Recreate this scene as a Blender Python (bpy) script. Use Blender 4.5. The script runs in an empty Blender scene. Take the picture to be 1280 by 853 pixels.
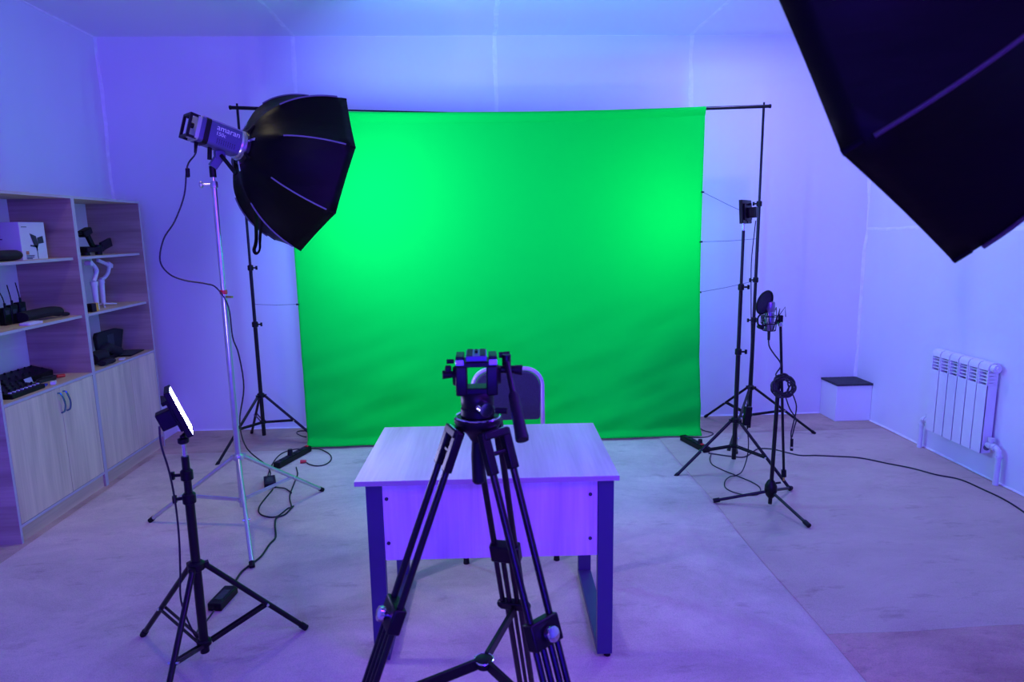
import bpy, bmesh, math, random
from mathutils import Vector, Matrix, noise

random.seed(7)
SC = bpy.context.scene
COL = SC.collection
V = Vector
R_ = math.radians
PI = math.pi

# ------------------------------------------------------------------ camera
cam_d = bpy.data.cameras.new('camera')
cam = bpy.data.objects.new('camera', cam_d)
COL.objects.link(cam)
cam_d.sensor_width = 36.0
cam_d.lens = 36.0 * 823.7 / 1280.0
pitch, yaw, roll = 0.1688, 0.0442, -0.0157
fwd = V((math.sin(yaw) * math.cos(pitch), math.cos(yaw) * math.cos(pitch), -math.sin(pitch)))
right = V((math.cos(yaw), -math.sin(yaw), 0))
upv = right.cross(fwd)
r2 = math.cos(roll) * right + math.sin(roll) * upv
u2 = -math.sin(roll) * right + math.cos(roll) * upv
m = Matrix((r2, u2, -fwd)).transposed().to_4x4()
m.translation = V((0, 0, 1.6338))
cam.matrix_world = m
cam_d.clip_start = 0.02
cam_d.dof.use_dof = True
cam_d.dof.focus_distance = 3.9
cam_d.dof.aperture_fstop = 5.0
SC.camera = cam

# ------------------------------------------------------------------ view, world
SC.view_settings.view_transform = 'Standard'
SC.view_settings.look = 'None'
SC.view_settings.gamma = 1.0
SC.view_settings.use_curve_mapping = False
SC.view_settings.exposure = 0.0
w = bpy.data.worlds.new('world')
SC.world = w
w.use_nodes = True
w.node_tree.nodes['Background'].inputs[0].default_value = (0.1, 0.1, 0.6, 1)
w.node_tree.nodes['Background'].inputs[1].default_value = 0.0
try:
    SC.cycles.use_denoising = True
    SC.cycles.max_bounces = 10
    SC.cycles.diffuse_bounces = 6
    SC.cycles.sample_clamp_indirect = 4.0
    SC.cycles.blur_glossy = 0.5
except Exception:
    pass

# ------------------------------------------------------------------ lights
LIGHTS = {  # name: (colour, power)
    'soft1': ((0.157, 0.345, 1.0), 46.0),        # left softbox, cool white on the cloth
    'soft2': ((0.145, 0.010, 1.0), 27.0),        # near softbox, blue violet
    'led1': ((0.46, 0.43, 1.0), 290.0),          # small panel at the front left
    'led2': ((0.02, 0.60, 1.0), 190.0),          # small panel at the right
    'ceil_left': ((1.0, 0.84, 0.50), 2.8),
    'ceil_right': ((0.29, 0.28, 1.0), 31.0),
    'key_right': ((1.0, 0.15, 0.5), 6.5),
    'fill_left': ((0.14, 0.08, 1.0), 38.0),  # unseen violet fill, added to brighten the desk front
    'key_low': ((0.02, 0.0, 1.0), 160.0),
}


ZCEIL = 3.10


def area(name, loc, target, size, size_y, col, power, spread=180):
    d = bpy.data.lights.new(name, 'AREA')
    d.shape = 'RECTANGLE'
    d.size, d.size_y = size, size_y
    d.color = col
    d.energy = power
    d.spread = R_(spread)
    o = bpy.data.objects.new(name, d)
    COL.objects.link(o)
    o.location = loc
    o.rotation_euler = (V(target) - V(loc)).to_track_quat('-Z', 'Y').to_euler()
    return o


# coloured studio lights behind the camera, two ceiling lamps and an added fill
for nm, loc, tgt, sx_, sy_ in (
        ('ceil_left', (-1.70, 3.75, ZCEIL), (-1.80, 3.80, 0), 0.14, 0.14),
        ('ceil_right', (2.05, 4.40, ZCEIL), (2.05, 4.40, 0), 0.25, 0.25),
        ('key_right', (0.9, -0.9, 1.9), (0.2, 2.6, 0.3), 0.5, 0.5),
        ('fill_left', (-0.7, -2.0, 2.0), (0.0, 2.6, 0.9), 0.8, 0.8),
        ('key_low', (0.5, -2.2, 1.3), (0.2, 2.8, 0.7), 1.0, 1.0)):
    c_, p_ = LIGHTS[nm]
    if p_ > 0:
        area(nm + '_light', loc, tgt, sx_, sy_, c_, p_, 95 if nm == 'ceil_left' else 180)

# ------------------------------------------------------------------ materials


def mat(name, col, rough=0.5, metal=0.0, bump=0.0, bscale=60.0, var=0.0, vscale=6.0, emit=None, sheen=0.0,
        spec=0.5, coat=0.0, stretch=(1, 1, 1), col2=None, detail=4.0):
    m = bpy.data.materials.new(name)
    m.use_nodes = True
    nt = m.node_tree
    b = nt.nodes['Principled BSDF']
    c = (col[0], col[1], col[2], 1)
    b.inputs['Base Color'].default_value = c
    b.inputs['Roughness'].default_value = rough
    b.inputs['Metallic'].default_value = metal
    b.inputs['Specular IOR Level'].default_value = spec
    b.inputs['Coat Weight'].default_value = coat
    if sheen:
        b.inputs['Sheen Weight'].default_value = sheen
    tc = nt.nodes.new('ShaderNodeTexCoord')
    mp = nt.nodes.new('ShaderNodeMapping')
    mp.inputs['Scale'].default_value = stretch
    nt.links.new(tc.outputs['Object'], mp.inputs['Vector'])
    if var > 0 or col2:
        n = nt.nodes.new('ShaderNodeTexNoise')
        n.inputs['Scale'].default_value = vscale
        n.inputs['Detail'].default_value = detail
        nt.links.new(mp.outputs[0], n.inputs['Vector'])
        r = nt.nodes.new('ShaderNodeValToRGB')
        r.color_ramp.elements[0].position = 0.35
        r.color_ramp.elements[1].position = 0.68
        c2 = col2 if col2 else tuple(x * (1 - var) for x in col)
        r.color_ramp.elements[0].color = (c2[0], c2[1], c2[2], 1)
        r.color_ramp.elements[1].color = c
        nt.links.new(n.outputs['Fac'], r.inputs['Fac'])
        nt.links.new(r.outputs['Color'], b.inputs['Base Color'])
    if bump > 0:
        n2 = nt.nodes.new('ShaderNodeTexNoise')
        n2.inputs['Scale'].default_value = bscale
        n2.inputs['Detail'].default_value = 3.0
        nt.links.new(mp.outputs[0], n2.inputs['Vector'])
        bp = nt.nodes.new('ShaderNodeBump')
        bp.inputs['Strength'].default_value = bump
        bp.inputs['Distance'].default_value = 0.01
        nt.links.new(n2.outputs['Fac'], bp.inputs['Height'])
        nt.links.new(bp.outputs[0], b.inputs['Normal'])
    if emit:
        b.inputs['Emission Color'].default_value = (*emit[0], 1)
        b.inputs['Emission Strength'].default_value = emit[1]
    return m


def wood(name, light, dark, grain='z', scale=1.0, rough=0.45):
    """laminate with long grain along one axis and cathedral figures"""
    m = bpy.data.materials.new(name)
    m.use_nodes = True
    nt = m.node_tree
    b = nt.nodes['Principled BSDF']
    b.inputs['Roughness'].default_value = rough
    tc = nt.nodes.new('ShaderNodeTexCoord')
    mp = nt.nodes.new('ShaderNodeMapping')
    s = [11.0 * scale] * 3
    s['xyz'.index(grain)] = 0.9 * scale
    mp.inputs['Scale'].default_value = s
    mp.inputs['Location'].default_value = (0.31, 0.13, 0.77)
    nt.links.new(tc.outputs['Object'], mp.inputs['Vector'])
    n1 = nt.nodes.new('ShaderNodeTexNoise')
    n1.inputs['Scale'].default_value = 1.0
    n1.inputs['Detail'].default_value = 5
    n1.inputs['Distortion'].default_value = 0.6
    nt.links.new(mp.outputs[0], n1.inputs['Vector'])
    mp2 = nt.nodes.new('ShaderNodeMapping')
    s2 = [90.0] * 3
    s2['xyz'.index(grain)] = 3.0
    mp2.inputs['Scale'].default_value = s2
    nt.links.new(tc.outputs['Object'], mp2.inputs['Vector'])
    n2 = nt.nodes.new('ShaderNodeTexNoise')
    n2.inputs['Scale'].default_value = 1.0
    n2.inputs['Detail'].default_value = 3
    nt.links.new(mp2.outputs[0], n2.inputs['Vector'])
    mix = nt.nodes.new('ShaderNodeMath')
    mix.operation = 'MULTIPLY_ADD'
    mix.inputs[1].default_value = 0.28
    nt.links.new(n2.outputs['Fac'], mix.inputs[0])
    nt.links.new(n1.outputs['Fac'], mix.inputs[2])
    r = nt.nodes.new('ShaderNodeValToRGB')
    r.color_ramp.elements[0].position = 0.42
    r.color_ramp.elements[0].color = (*dark, 1)
    r.color_ramp.elements[1].position = 0.82
    r.color_ramp.elements[1].color = (*light, 1)
    nt.links.new(mix.outputs[0], r.inputs['Fac'])
    nt.links.new(r.outputs['Color'], b.inputs['Base Color'])
    return m


def carpet(name, base, dark, stain=0.5, bump=0.6):
    m = bpy.data.materials.new(name)
    m.use_nodes = True
    nt = m.node_tree
    b = nt.nodes['Principled BSDF']
    b.inputs['Roughness'].default_value = 0.95
    b.inputs['Specular IOR Level'].default_value = 0.1
    b.inputs['Sheen Weight'].default_value = 0.15
    tc = nt.nodes.new('ShaderNodeTexCoord')

    def nz(scale, detail, rough=0.6, dist=0.0, st=None):
        n = nt.nodes.new('ShaderNodeTexNoise')
        n.inputs['Scale'].default_value = scale
        n.inputs['Detail'].default_value = detail
        n.inputs['Roughness'].default_value = rough
        n.inputs['Distortion'].default_value = dist
        if st:
            mp = nt.nodes.new('ShaderNodeMapping')
            mp.inputs['Scale'].default_value = st
            nt.links.new(tc.outputs['Object'], mp.inputs['Vector'])
            nt.links.new(mp.outputs[0], n.inputs['Vector'])
        else:
            nt.links.new(tc.outputs['Object'], n.inputs['Vector'])
        return n
    big = nz(1.1, 8, 0.72, 0.4, (1.0, 1.6, 1.0))
    r = nt.nodes.new('ShaderNodeValToRGB')
    r.color_ramp.elements[0].position = 0.36
    r.color_ramp.elements[0].color = (*dark, 1)
    r.color_ramp.elements[1].position = 0.60
    r.color_ramp.elements[1].color = (*base, 1)
    nt.links.new(big.outputs['Fac'], r.inputs['Fac'])
    spots = nz(5.5, 6, 0.7, 0.2, (0.7, 1.8, 1))
    r2 = nt.nodes.new('ShaderNodeValToRGB')
    r2.color_ramp.elements[0].position = 0.30
    r2.color_ramp.elements[0].color = (1 - stain * 0.6, 1 - stain * 0.7, 1 - stain * 0.7, 1)
    r2.color_ramp.elements[1].position = 0.43
    r2.color_ramp.elements[1].color = (1, 1, 1, 1)
    nt.links.new(spots.outputs['Fac'], r2.inputs['Fac'])
    mx = nt.nodes.new('ShaderNodeMix')
    mx.data_type = 'RGBA'
    mx.blend_type = 'MULTIPLY'
    mx.inputs[0].default_value = 1.0
    nt.links.new(r.outputs['Color'], mx.inputs[6])
    nt.links.new(r2.outputs['Color'], mx.inputs[7])
    pile = nz(260, 2)
    r3 = nt.nodes.new('ShaderNodeValToRGB')
    r3.color_ramp.elements[0].position = 0.3
    r3.color_ramp.elements[0].color = (0.8, 0.8, 0.8, 1)
    r3.color_ramp.elements[1].position = 0.6
    nt.links.new(pile.outputs['Fac'], r3.inputs['Fac'])
    mx2 = nt.nodes.new('ShaderNodeMix')
    mx2.data_type = 'RGBA'
    mx2.blend_type = 'MULTIPLY'
    mx2.inputs[0].default_value = 1.0
    nt.links.new(mx.outputs[2], mx2.inputs[6])
    nt.links.new(r3.outputs['Color'], mx2.inputs[7])
    nt.links.new(mx2.outputs[2], b.inputs['Base Color'])
    bp = nt.nodes.new('ShaderNodeBump')
    bp.inputs['Strength'].default_value = bump
    bp.inputs['Distance'].default_value = 0.006
    nt.links.new(pile.outputs['Fac'], bp.inputs['Height'])
    nt.links.new(bp.outputs[0], b.inputs['Normal'])
    return m


M = {
    'wall': mat('wall_paint', (0.80, 0.80, 0.82), 0.6, bump=0.12, bscale=7, var=0.05, vscale=1.5, stretch=(1, 1, 0.35)),
    'ceiling': mat('ceiling_paint', (0.80, 0.80, 0.82), 0.5, bump=0.05, bscale=4),
    'plaster': mat('joint_plaster', (0.93, 0.93, 0.93), 0.75, bump=0.4, bscale=40, var=0.1, vscale=20),
    'floor': carpet('floor_covering', (0.64, 0.46, 0.31), (0.42, 0.28, 0.20), 0.6),
    'carpet_main': carpet('beige_carpet', (0.80, 0.63, 0.47), (0.58, 0.45, 0.33), 0.40),
    'carpet_flat': carpet('grey_flat_carpet', (0.66, 0.50, 0.35), (0.54, 0.40, 0.28), 0.4, 0.3),
    'carpet_tuft': carpet('pink_tufted_carpet', (0.84, 0.52, 0.38), (0.52, 0.29, 0.22), 0.5, 1.0),
    'green': mat('green_cloth', (0.001, 0.72, 0.042), 0.9, bump=0.08, bscale=300, spec=0.04),
    'wood_door': wood('oak_laminate_vertical', (0.86, 0.70, 0.42), (0.58, 0.45, 0.27), 'z'),
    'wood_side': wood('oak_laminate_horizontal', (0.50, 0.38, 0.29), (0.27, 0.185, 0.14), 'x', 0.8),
    'wood_shelf': wood('oak_laminate_depthwise', (0.78, 0.62, 0.36), (0.55, 0.41, 0.24), 'y'),
    'edge': mat('grey_edge_band', (0.50, 0.46, 0.44), 0.5),
    'backing': mat('white_hardboard', (0.72, 0.72, 0.74), 0.5),
    'wood_desk': wood('pale_oak_desktop', (0.70, 0.66, 0.62), (0.45, 0.41, 0.38), 'y', 0.8, 0.4),
    'wood_panel': wood('pale_oak_panel', (0.80, 0.68, 0.78), (0.52, 0.40, 0.50), 'z', 0.9, 0.4),
    'desk_edge': mat('desk_edge_band', (0.42, 0.34, 0.34), 0.5),
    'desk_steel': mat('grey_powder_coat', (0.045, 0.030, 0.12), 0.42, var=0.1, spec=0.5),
    'black': mat('black_plastic', (0.006, 0.006, 0.006), 0.42, spec=0.22, var=0.3, vscale=9, bump=0.03, bscale=200),
    'black_metal': mat('black_metal', (0.006, 0.006, 0.006), 0.34, metal=0.0, spec=0.3, var=0.2, vscale=12),
    'black_matte': mat('black_matte', (0.010, 0.010, 0.012), 0.8, var=0.3, vscale=9),
    'rubber': mat('rubber', (0.007, 0.007, 0.007), 0.6, spec=0.25, bump=0.1, bscale=80),
    'cable': mat('cable_sheath', (0.012, 0.012, 0.014), 0.5, var=0.2, vscale=10),
    'nylon': mat('black_nylon', (0.0008, 0.0008, 0.0010), 0.48, bump=0.35, bscale=5.5, spec=0.12, stretch=(1, 1, 3), var=0.3, vscale=4),
    'piping': mat('grey_piping', (0.13, 0.11, 0.20), 0.6, var=0.1, vscale=30),
    'piping_shaded': mat('shaded_grey_piping', (0.040, 0.036, 0.036), 0.6, var=0.1, vscale=30),  # same piping, darkened copy: shade on the near softbox put into the colour
    'silver': mat('brushed_silver', (0.62, 0.62, 0.66), 0.28, metal=0.9, var=0.1, vscale=20),
    'chrome': mat('chrome', (0.75, 0.75, 0.8), 0.12, metal=1.0, var=0.05, vscale=30),
    'lamp_grey': mat('lamp_body_grey', (0.085, 0.075, 0.20), 0.38, metal=0.2, var=0.1, vscale=20),
    'lamp_top': mat('lamp_top_grey', (0.42, 0.42, 0.44), 0.4, metal=0.3, var=0.1, vscale=30),
    'white_print': mat('white_print', (0.72, 0.72, 0.74), 0.5, var=0.05, vscale=50),
    'red': mat('red_plastic', (0.62, 0.02, 0.02), 0.4, var=0.1, vscale=40),
    'brass': mat('brass', (0.65, 0.45, 0.12), 0.3, metal=0.9, var=0.1, vscale=40),
    'white': mat('white_enamel', (0.80, 0.80, 0.81), 0.3, var=0.03, vscale=8, coat=0.3),
    'white_plastic': mat('white_plastic', (0.70, 0.70, 0.72), 0.4, var=0.05, vscale=20),
    'grey_dark': mat('dark_grey_slab', (0.045, 0.05, 0.055), 0.8, bump=0.4, bscale=70, var=0.3, vscale=30),
    'slot': mat('radiator_slot', (0.16, 0.16, 0.18), 0.6, var=0.1, vscale=20),
    'chair_cloth': mat('dark_chair_cloth', (0.035, 0.035, 0.07), 0.9, bump=0.6, bscale=420, var=0.5, vscale=260, sheen=0.3),
    'chair_frame': mat('grey_chair_frame', (0.52, 0.50, 0.55), 0.35, metal=0.3, var=0.05, vscale=20),
    'carton': mat('white_carton', (0.66, 0.66, 0.68), 0.5, var=0.04, vscale=12),
    'print_dark': mat('dark_print', (0.03, 0.03, 0.04), 0.5, var=0.2, vscale=40),
    'print_orange': mat('orange_print', (0.55, 0.20, 0.10), 0.5, var=0.2, vscale=80),
    'blue_plastic': mat('blue_plastic', (0.02, 0.06, 0.6), 0.4, var=0.1, vscale=30),
    'yellow': mat('yellow_plastic', (0.75, 0.5, 0.02), 0.4, var=0.1, vscale=30),
    'teal': mat('iridescent_handle', (0.10, 0.35, 0.36), 0.25, metal=0.8, col2=(0.12, 0.16, 0.36), vscale=16),
    'mesh_filter': mat('pop_filter_mesh', (0.03, 0.04, 0.045), 0.9, bump=0.3, bscale=500, var=0.4, vscale=300),
    'mic_body': mat('mic_body', (0.30, 0.28, 0.36), 0.3, metal=0.7, var=0.1, vscale=20),
    'soft1': mat('left_diffuser', (0.8, 0.8, 0.8), 0.8, emit=LIGHTS['soft1'], var=0.02, vscale=20),
    'soft2': mat('near_diffuser', (0.8, 0.8, 0.8), 0.8, emit=LIGHTS['soft2'], var=0.02, vscale=20),
    'led1': mat('front_panel_face', (0.8, 0.8, 0.8), 0.6, emit=LIGHTS['led1'], var=0.02, vscale=20),
    'led2': mat('right_panel_face', (0.8, 0.8, 0.8), 0.6, emit=LIGHTS['led2'], var=0.02, vscale=20),
    'pipe': mat('white_pipe', (0.72, 0.72, 0.74), 0.4, var=0.04, vscale=10),
}

# ------------------------------------------------------------------ mesh builder


def frame_of(d, up=None):
    d = V(d).normalized()
    up = V(up) if up is not None else V((0, 0, 1))
    if abs(d.dot(up)) > 0.97:
        up = V((1, 0, 0)) if abs(d.x) < 0.9 else V((0, 1, 0))
    x = up.cross(d).normalized()
    y = d.cross(x)
    return x, y, d


class MB:
    """collects shapes given in world coordinates; build() links them as ONE mesh"""

    def __init__(s):
        s.v, s.f = [], []

    def add(s, vs, fs):
        o = len(s.v)
        s.v += [V(p) for p in vs]
        s.f += [tuple(i + o for i in f) for f in fs]
        return s

    def box(s, c, size, R=None):
        c = V(c)
        vs = []
        for k in range(8):
            p = V(((k & 1) - .5, ((k >> 1) & 1) - .5, ((k >> 2) & 1) - .5))
            p = V((p.x * size[0], p.y * size[1], p.z * size[2]))
            vs.append(c + (R @ p if R else p))
        return s.add(vs, [(0, 2, 3, 1), (4, 5, 7, 6), (0, 1, 5, 4), (2, 6, 7, 3), (0, 4, 6, 2), (1, 3, 7, 5)])

    def span(s, x0, x1, y0, y1, z0, z1):
        return s.box(((x0 + x1) / 2, (y0 + y1) / 2, (z0 + z1) / 2), (x1 - x0, y1 - y0, z1 - z0))

    def bar(s, p, q, w, h, up=None):
        p, q = V(p), V(q)
        x, y, d = frame_of(q - p, up)
        R = Matrix((x, y, d)).transposed()
        return s.box((p + q) / 2, (w, h, (q - p).length), R)

    def tube(s, p, q, r, r2=None, n=14):
        return s.loft([(V(p), r), (V(q), r if r2 is None else r2)], n)

    def loft(s, rings, n=14):
        d = rings[-1][0] - rings[0][0]
        x, y, _ = frame_of(d)
        vs, fs = [], []
        for c, r in rings:
            vs += [V(c) + (x * math.cos(2 * PI * k / n) + y * math.sin(2 * PI * k / n)) * r for k in range(n)]
        for i in range(len(rings) - 1):
            for k in range(n):
                a, b = i * n + k, i * n + (k + 1) % n
                fs.append((a, b, b + n, a + n))
        fs.append(tuple(reversed(range(n))))
        fs.append(tuple((len(rings) - 1) * n + k for k in range(n)))
        return s.add(vs, fs)

    def lathe(s, prof, o, ax, n=24):
        """prof: list of (radius, distance along axis)"""
        o, ax = V(o), V(ax).normalized()
        return s.loft([(o + ax * h, max(r, 1e-4)) for r, h in prof], n) if prof[0][1] < prof[-1][1] else s._lathe(prof, o, ax, n)

    def _lathe(s, prof, o, ax, n):
        x, y, _ = frame_of(ax)
        vs, fs = [], []
        for r, h in prof:
            vs += [o + ax * h + (x * math.cos(2 * PI * k / n) + y * math.sin(2 * PI * k / n)) * max(r, 1e-4) for k in range(n)]
        for i in range(len(prof) - 1):
            for k in range(n):
                a, b = i * n + k, i * n + (k + 1) % n
                fs.append((a, b, b + n, a + n))
        return s.add(vs, fs)

    def path(s, pts, r, n=8, closed=False, flat=None):
        pts = [V(p) for p in pts]
        N = len(pts)
        tang = []
        for i in range(N):
            a = pts[(i - 1) % N] if (closed or i > 0) else pts[i]
            b = pts[(i + 1) % N] if (closed or i < N - 1) else pts[i]
            t = b - a
            tang.append(t.normalized() if t.length > 1e-9 else V((0, 0, 1)))
        x, y, _ = frame_of(tang[0])
        vs, fs = [], []
        for i in range(N):
            t = tang[i]
            x = x - t * x.dot(t)
            if x.length < 1e-6:
                x, _, _ = frame_of(t)
            x.normalize()
            y = t.cross(x)
            rx, ry = (r, r) if flat is None else flat
            vs += [pts[i] + x * math.cos(2 * PI * k / n) * rx + y * math.sin(2 * PI * k / n) * ry for k in range(n)]
        for i in range(N if closed else N - 1):
            j = (i + 1) % N
            for k in range(n):
                a, b = i * n + k, i * n + (k + 1) % n
                c, d = j * n + (k + 1) % n, j * n + k
                fs.append((a, b, c, d))
        if not closed:
            fs.append(tuple(reversed(range(n))))
            fs.append(tuple((N - 1) * n + k for k in range(n)))
        return s.add(vs, fs)

    def ball(s, c, r, n=16, m=10, sc=(1, 1, 1)):
        c = V(c)
        vs, fs = [], []
        for i in range(m + 1):
            th = PI * i / m
            for k in range(n):
                a = 2 * PI * k / n
                rr = max(math.sin(th), 1e-3)
                vs.append(c + V((rr * math.cos(a) * r * sc[0], rr * math.sin(a) * r * sc[1], math.cos(th) * r * sc[2])))
        for i in range(m):
            for k in range(n):
                a, b = i * n + k, i * n + (k + 1) % n
                fs.append((a, b, b + n, a + n))
        return s.add(vs, fs)

    def prism(s, poly, o, x, y, d):
        """poly in the (x, y) plane at o, extruded by the vector d"""
        o, x, y, d = V(o), V(x), V(y), V(d)
        n = len(poly)
        vs = [o + x * a + y * b for a, b in poly] + [o + x * a + y * b + d for a, b in poly]
        fs = [tuple(reversed(range(n))), tuple(range(n, 2 * n))]
        fs += [(k, (k + 1) % n, (k + 1) % n + n, k + n) for k in range(n)]
        return s.add(vs, fs)

    def build(s, name, material, parent=None, bevel=0.0, angle=0.6, subsurf=0):
        inv = Matrix.Identity(4)
        if parent is not None:
            inv = world_of(parent).inverted()
        me = bpy.data.meshes.new(name)
        me.from_pydata([tuple(inv @ p) for p in s.v], [], s.f)
        bm = bmesh.new()
        bm.from_mesh(me)
        bmesh.ops.recalc_face_normals(bm, faces=bm.faces)
        bm.to_mesh(me)
        bm.free()
        for p in me.polygons:
            p.use_smooth = True
        try:
            me.set_sharp_from_angle(angle=angle)
        except Exception:
            pass
        me.materials.append(material)
        o = bpy.data.objects.new(name, me)
        COL.objects.link(o)
        if parent is not None:
            o.parent = parent
        if bevel > 0:
            b = o.modifiers.new('bevel', 'BEVEL')
            b.width = bevel
            b.segments = 2
            b.limit_method = 'ANGLE'
            b.angle_limit = 0.7
        if subsurf:
            q = o.modifiers.new('subd', 'SUBSURF')
            q.levels = subsurf
            q.render_levels = subsurf
        return o


def world_of(o):
    mw = Matrix.Translation(o.location) @ o.rotation_euler.to_matrix().to_4x4()
    return world_of(o.parent) @ mw if o.parent else mw


def tag(o, label, cat, group=None, kind=None):
    o['label'] = label
    o['category'] = cat
    if group:
        o['group'] = group
    if kind:
        o['kind'] = kind
    return o


def thing(name, label, cat, loc, group=None, rz=0.0):
    o = bpy.data.objects.new(name, None)
    o.empty_display_size = 0.1
    COL.objects.link(o)
    o.location = loc
    o.rotation_euler = (0, 0, rz)
    return tag(o, label, cat, group)


def struct(o):
    o['kind'] = 'structure'
    return o


def smooth(pts, k=6, closed=False):
    """Catmull-Rom through the points"""
    pts = [V(p) for p in pts]
    n = len(pts)
    out = []
    for i in range(n if closed else n - 1):
        p0 = pts[(i - 1) % n] if (closed or i > 0) else pts[0] * 2 - pts[1]
        p1, p2 = pts[i], pts[(i + 1) % n]
        p3 = pts[(i + 2) % n] if (closed or i < n - 2) else pts[-1] * 2 - pts[-2]
        for j in range(k):
            t = j / k
            out.append(0.5 * ((2 * p1) + (p2 - p0) * t + (2 * p0 - 5 * p1 + 4 * p2 - p3) * t * t + (3 * p1 - p0 - 3 * p2 + p3) * t ** 3))
    if not closed:
        out.append(pts[-1])
    return out


def fpts(pts, z=0.008):
    return [V((x, y, z)) for x, y in pts]


def round_rect(w, h, r, n=5):
    out = []
    for cx, cy, a0 in ((w / 2 - r, h / 2 - r, 0), (-w / 2 + r, h / 2 - r, 90), (-w / 2 + r, -h / 2 + r, 180), (w / 2 - r, -h / 2 + r, 270)):
        for i in range(n + 1):
            a = R_(a0 + 90 * i / n)
            out.append((cx + r * math.cos(a), cy + r * math.sin(a)))
    return out


# ------------------------------------------------------------------ room shell
XL, XR, YB, YF, ZC = -2.8901, 3.2286, 5.4536, -2.6, 3.1181
T = 0.12
struct(MB().span(XL - T, XR + T, YF - T, YB + T, -0.12, 0.0).build('floor', M['floor']))
struct(MB().span(XL - T, XR + T, YF - T, YB + T, ZC, ZC + 0.12).build('ceiling', M['ceiling']))
struct(MB().span(XL - T, XR + T, YB, YB + T, 0, ZC).build('wall_back', M['wall']))
struct(MB().span(XL - T, XR + T, YF - T, YF, 0, ZC).build('wall_front', M['wall']))
struct(MB().span(XL - T, XL, YF, YB, 0, ZC).build('wall_left', M['wall']))
struct(MB().span(XR, XR + T, YF, YB, 0, ZC).build('wall_right', M['wall']))


def ribbon(p, q, nrm, wid, seed, th=0.003, jag=0.35, cells=70):
    """uneven strip of joint plaster lying on a wall"""
    p, q, nrm = V(p), V(q), V(nrm)
    d = (q - p)
    L = d.length
    d.normalize()
    s = nrm.cross(d).normalized()
    b = MB()
    vs, fs = [], []
    for i in range(cells + 1):
        t = L * i / cells
        c = noise.noise(V((t * 2.1, seed, 0))) * wid * 0.5
        wl = wid * (0.5 + jag * noise.noise(V((t * 5.3, seed + 4, 0))) + 0.15 * noise.noise(V((t * 23, seed, 5))))
        wr = wid * (0.5 + jag * noise.noise(V((t * 4.7, seed + 9, 0))) + 0.15 * noise.noise(V((t * 21, seed, 2))))
        base = p + d * t
        vs += [base + s * (c - wl), base + s * c + nrm * th, base + s * (c + wr)]
    for i in range(cells):
        a = i * 3
        fs += [(a, a + 1, a + 4, a + 3), (a + 1, a + 2, a + 5, a + 4)]
    b.add(vs, fs)
    return b


k = 1
for x in (-1.411, 0.142, 1.699):
    struct(ribbon((x, YB, 0.02), (x, YB, ZC), (0, -1, 0), 0.032, k).build('trim_%d' % k, M['plaster']))
    k += 1
for x in (-1.40, 0.14, 1.69):
    struct(ribbon((x + 0.04, YF, ZC), (x, YB, ZC), (0, 0, -1), 0.032, k, cells=160).build('trim_%d' % k, M['plaster']))
    k += 1
# corners
for x, nx in ((XL, 1), (XR, -1)):
    struct(ribbon((x, YB, 0.0), (x, YB, ZC), (nx * 0.7, -0.7, 0), 0.085, k, th=0.018, jag=0.55, cells=110).build('trim_%d' % k, M['plaster']))
    k += 1
struct(ribbon((XR, YF, 1.60), (XR, YB, 1.588), (-1, 0, 0), 0.026, k, cells=150).build('trim_%d' % k, M['plaster']))
k += 1
struct(ribbon((XL, YF, ZC), (XL, YB, ZC), (0.7, 0, -0.7), 0.05, k, th=0.010, cells=150).build('trim_%d' % k, M['plaster']))
k += 1
struct(ribbon((XR, YF, 0.002), (XR, YB, 0.002), (-0.8, 0, 0.6), 0.035, k, th=0.008, jag=0.5, cells=200).build('trim_%d' % k, M['plaster']))
k += 1
struct(ribbon((XL, YB, 0.002), (XR, YB, 0.002), (0, -0.8, 0.6), 0.028, k, th=0.008, jag=0.5, cells=200).build('trim_%d' % k, M['plaster']))
k += 1
struct(ribbon((XL, YB, ZC), (XR, YB, ZC), (0, -0.7, -0.7), 0.014, k, th=0.003, jag=0.6, cells=200).build('trim_%d' % k, M['plaster']))


# ------------------------------------------------------------------ carpets
def slab(x0, x1, y0, y1, z0, z1, nx, ny, wav, sx=(1, 1), sy=(2, 2)):
    """flat sheet with slightly wavy outline and top"""
    vs, fs = [], []
    for j in range(ny + 1):
        for i in range(nx + 1):
            x = x0 + (x1 - x0) * i / nx
            y = y0 + (y1 - y0) * j / ny
            x += wav * noise.noise(V((y * 1.3, sx[0] if i == 0 else sx[1], 3.3))) * (1 if i in (0, nx) else 0)
            y += wav * noise.noise(V((x * 2.3, sy[0] if j == 0 else sy[1], 7.3))) * (1 if j in (0, ny) else 0)
            edge = i in (0, nx) or j in (0, ny)
            z = z1 + 0.0012 * noise.noise(V((x * 3, y * 3, 1)))
            vs.append((x, y, z0 if edge else z))
    for j in range(ny):
        for i in range(nx):
            a = j * (nx + 1) + i
            fs.append((a, a + 1, a + nx + 2, a + nx + 1))
    return MB().add(vs, fs)


def ridge(bm, x0, wdt, h):
    for i, p in enumerate(bm.v):
        d = (p.x - (x0 + 0.02 * math.sin(p.y * 1.7))) / wdt
        if abs(d) < 3 and p.z > 0.001:
            p.z += h * math.exp(-d * d)
    return bm


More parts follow.
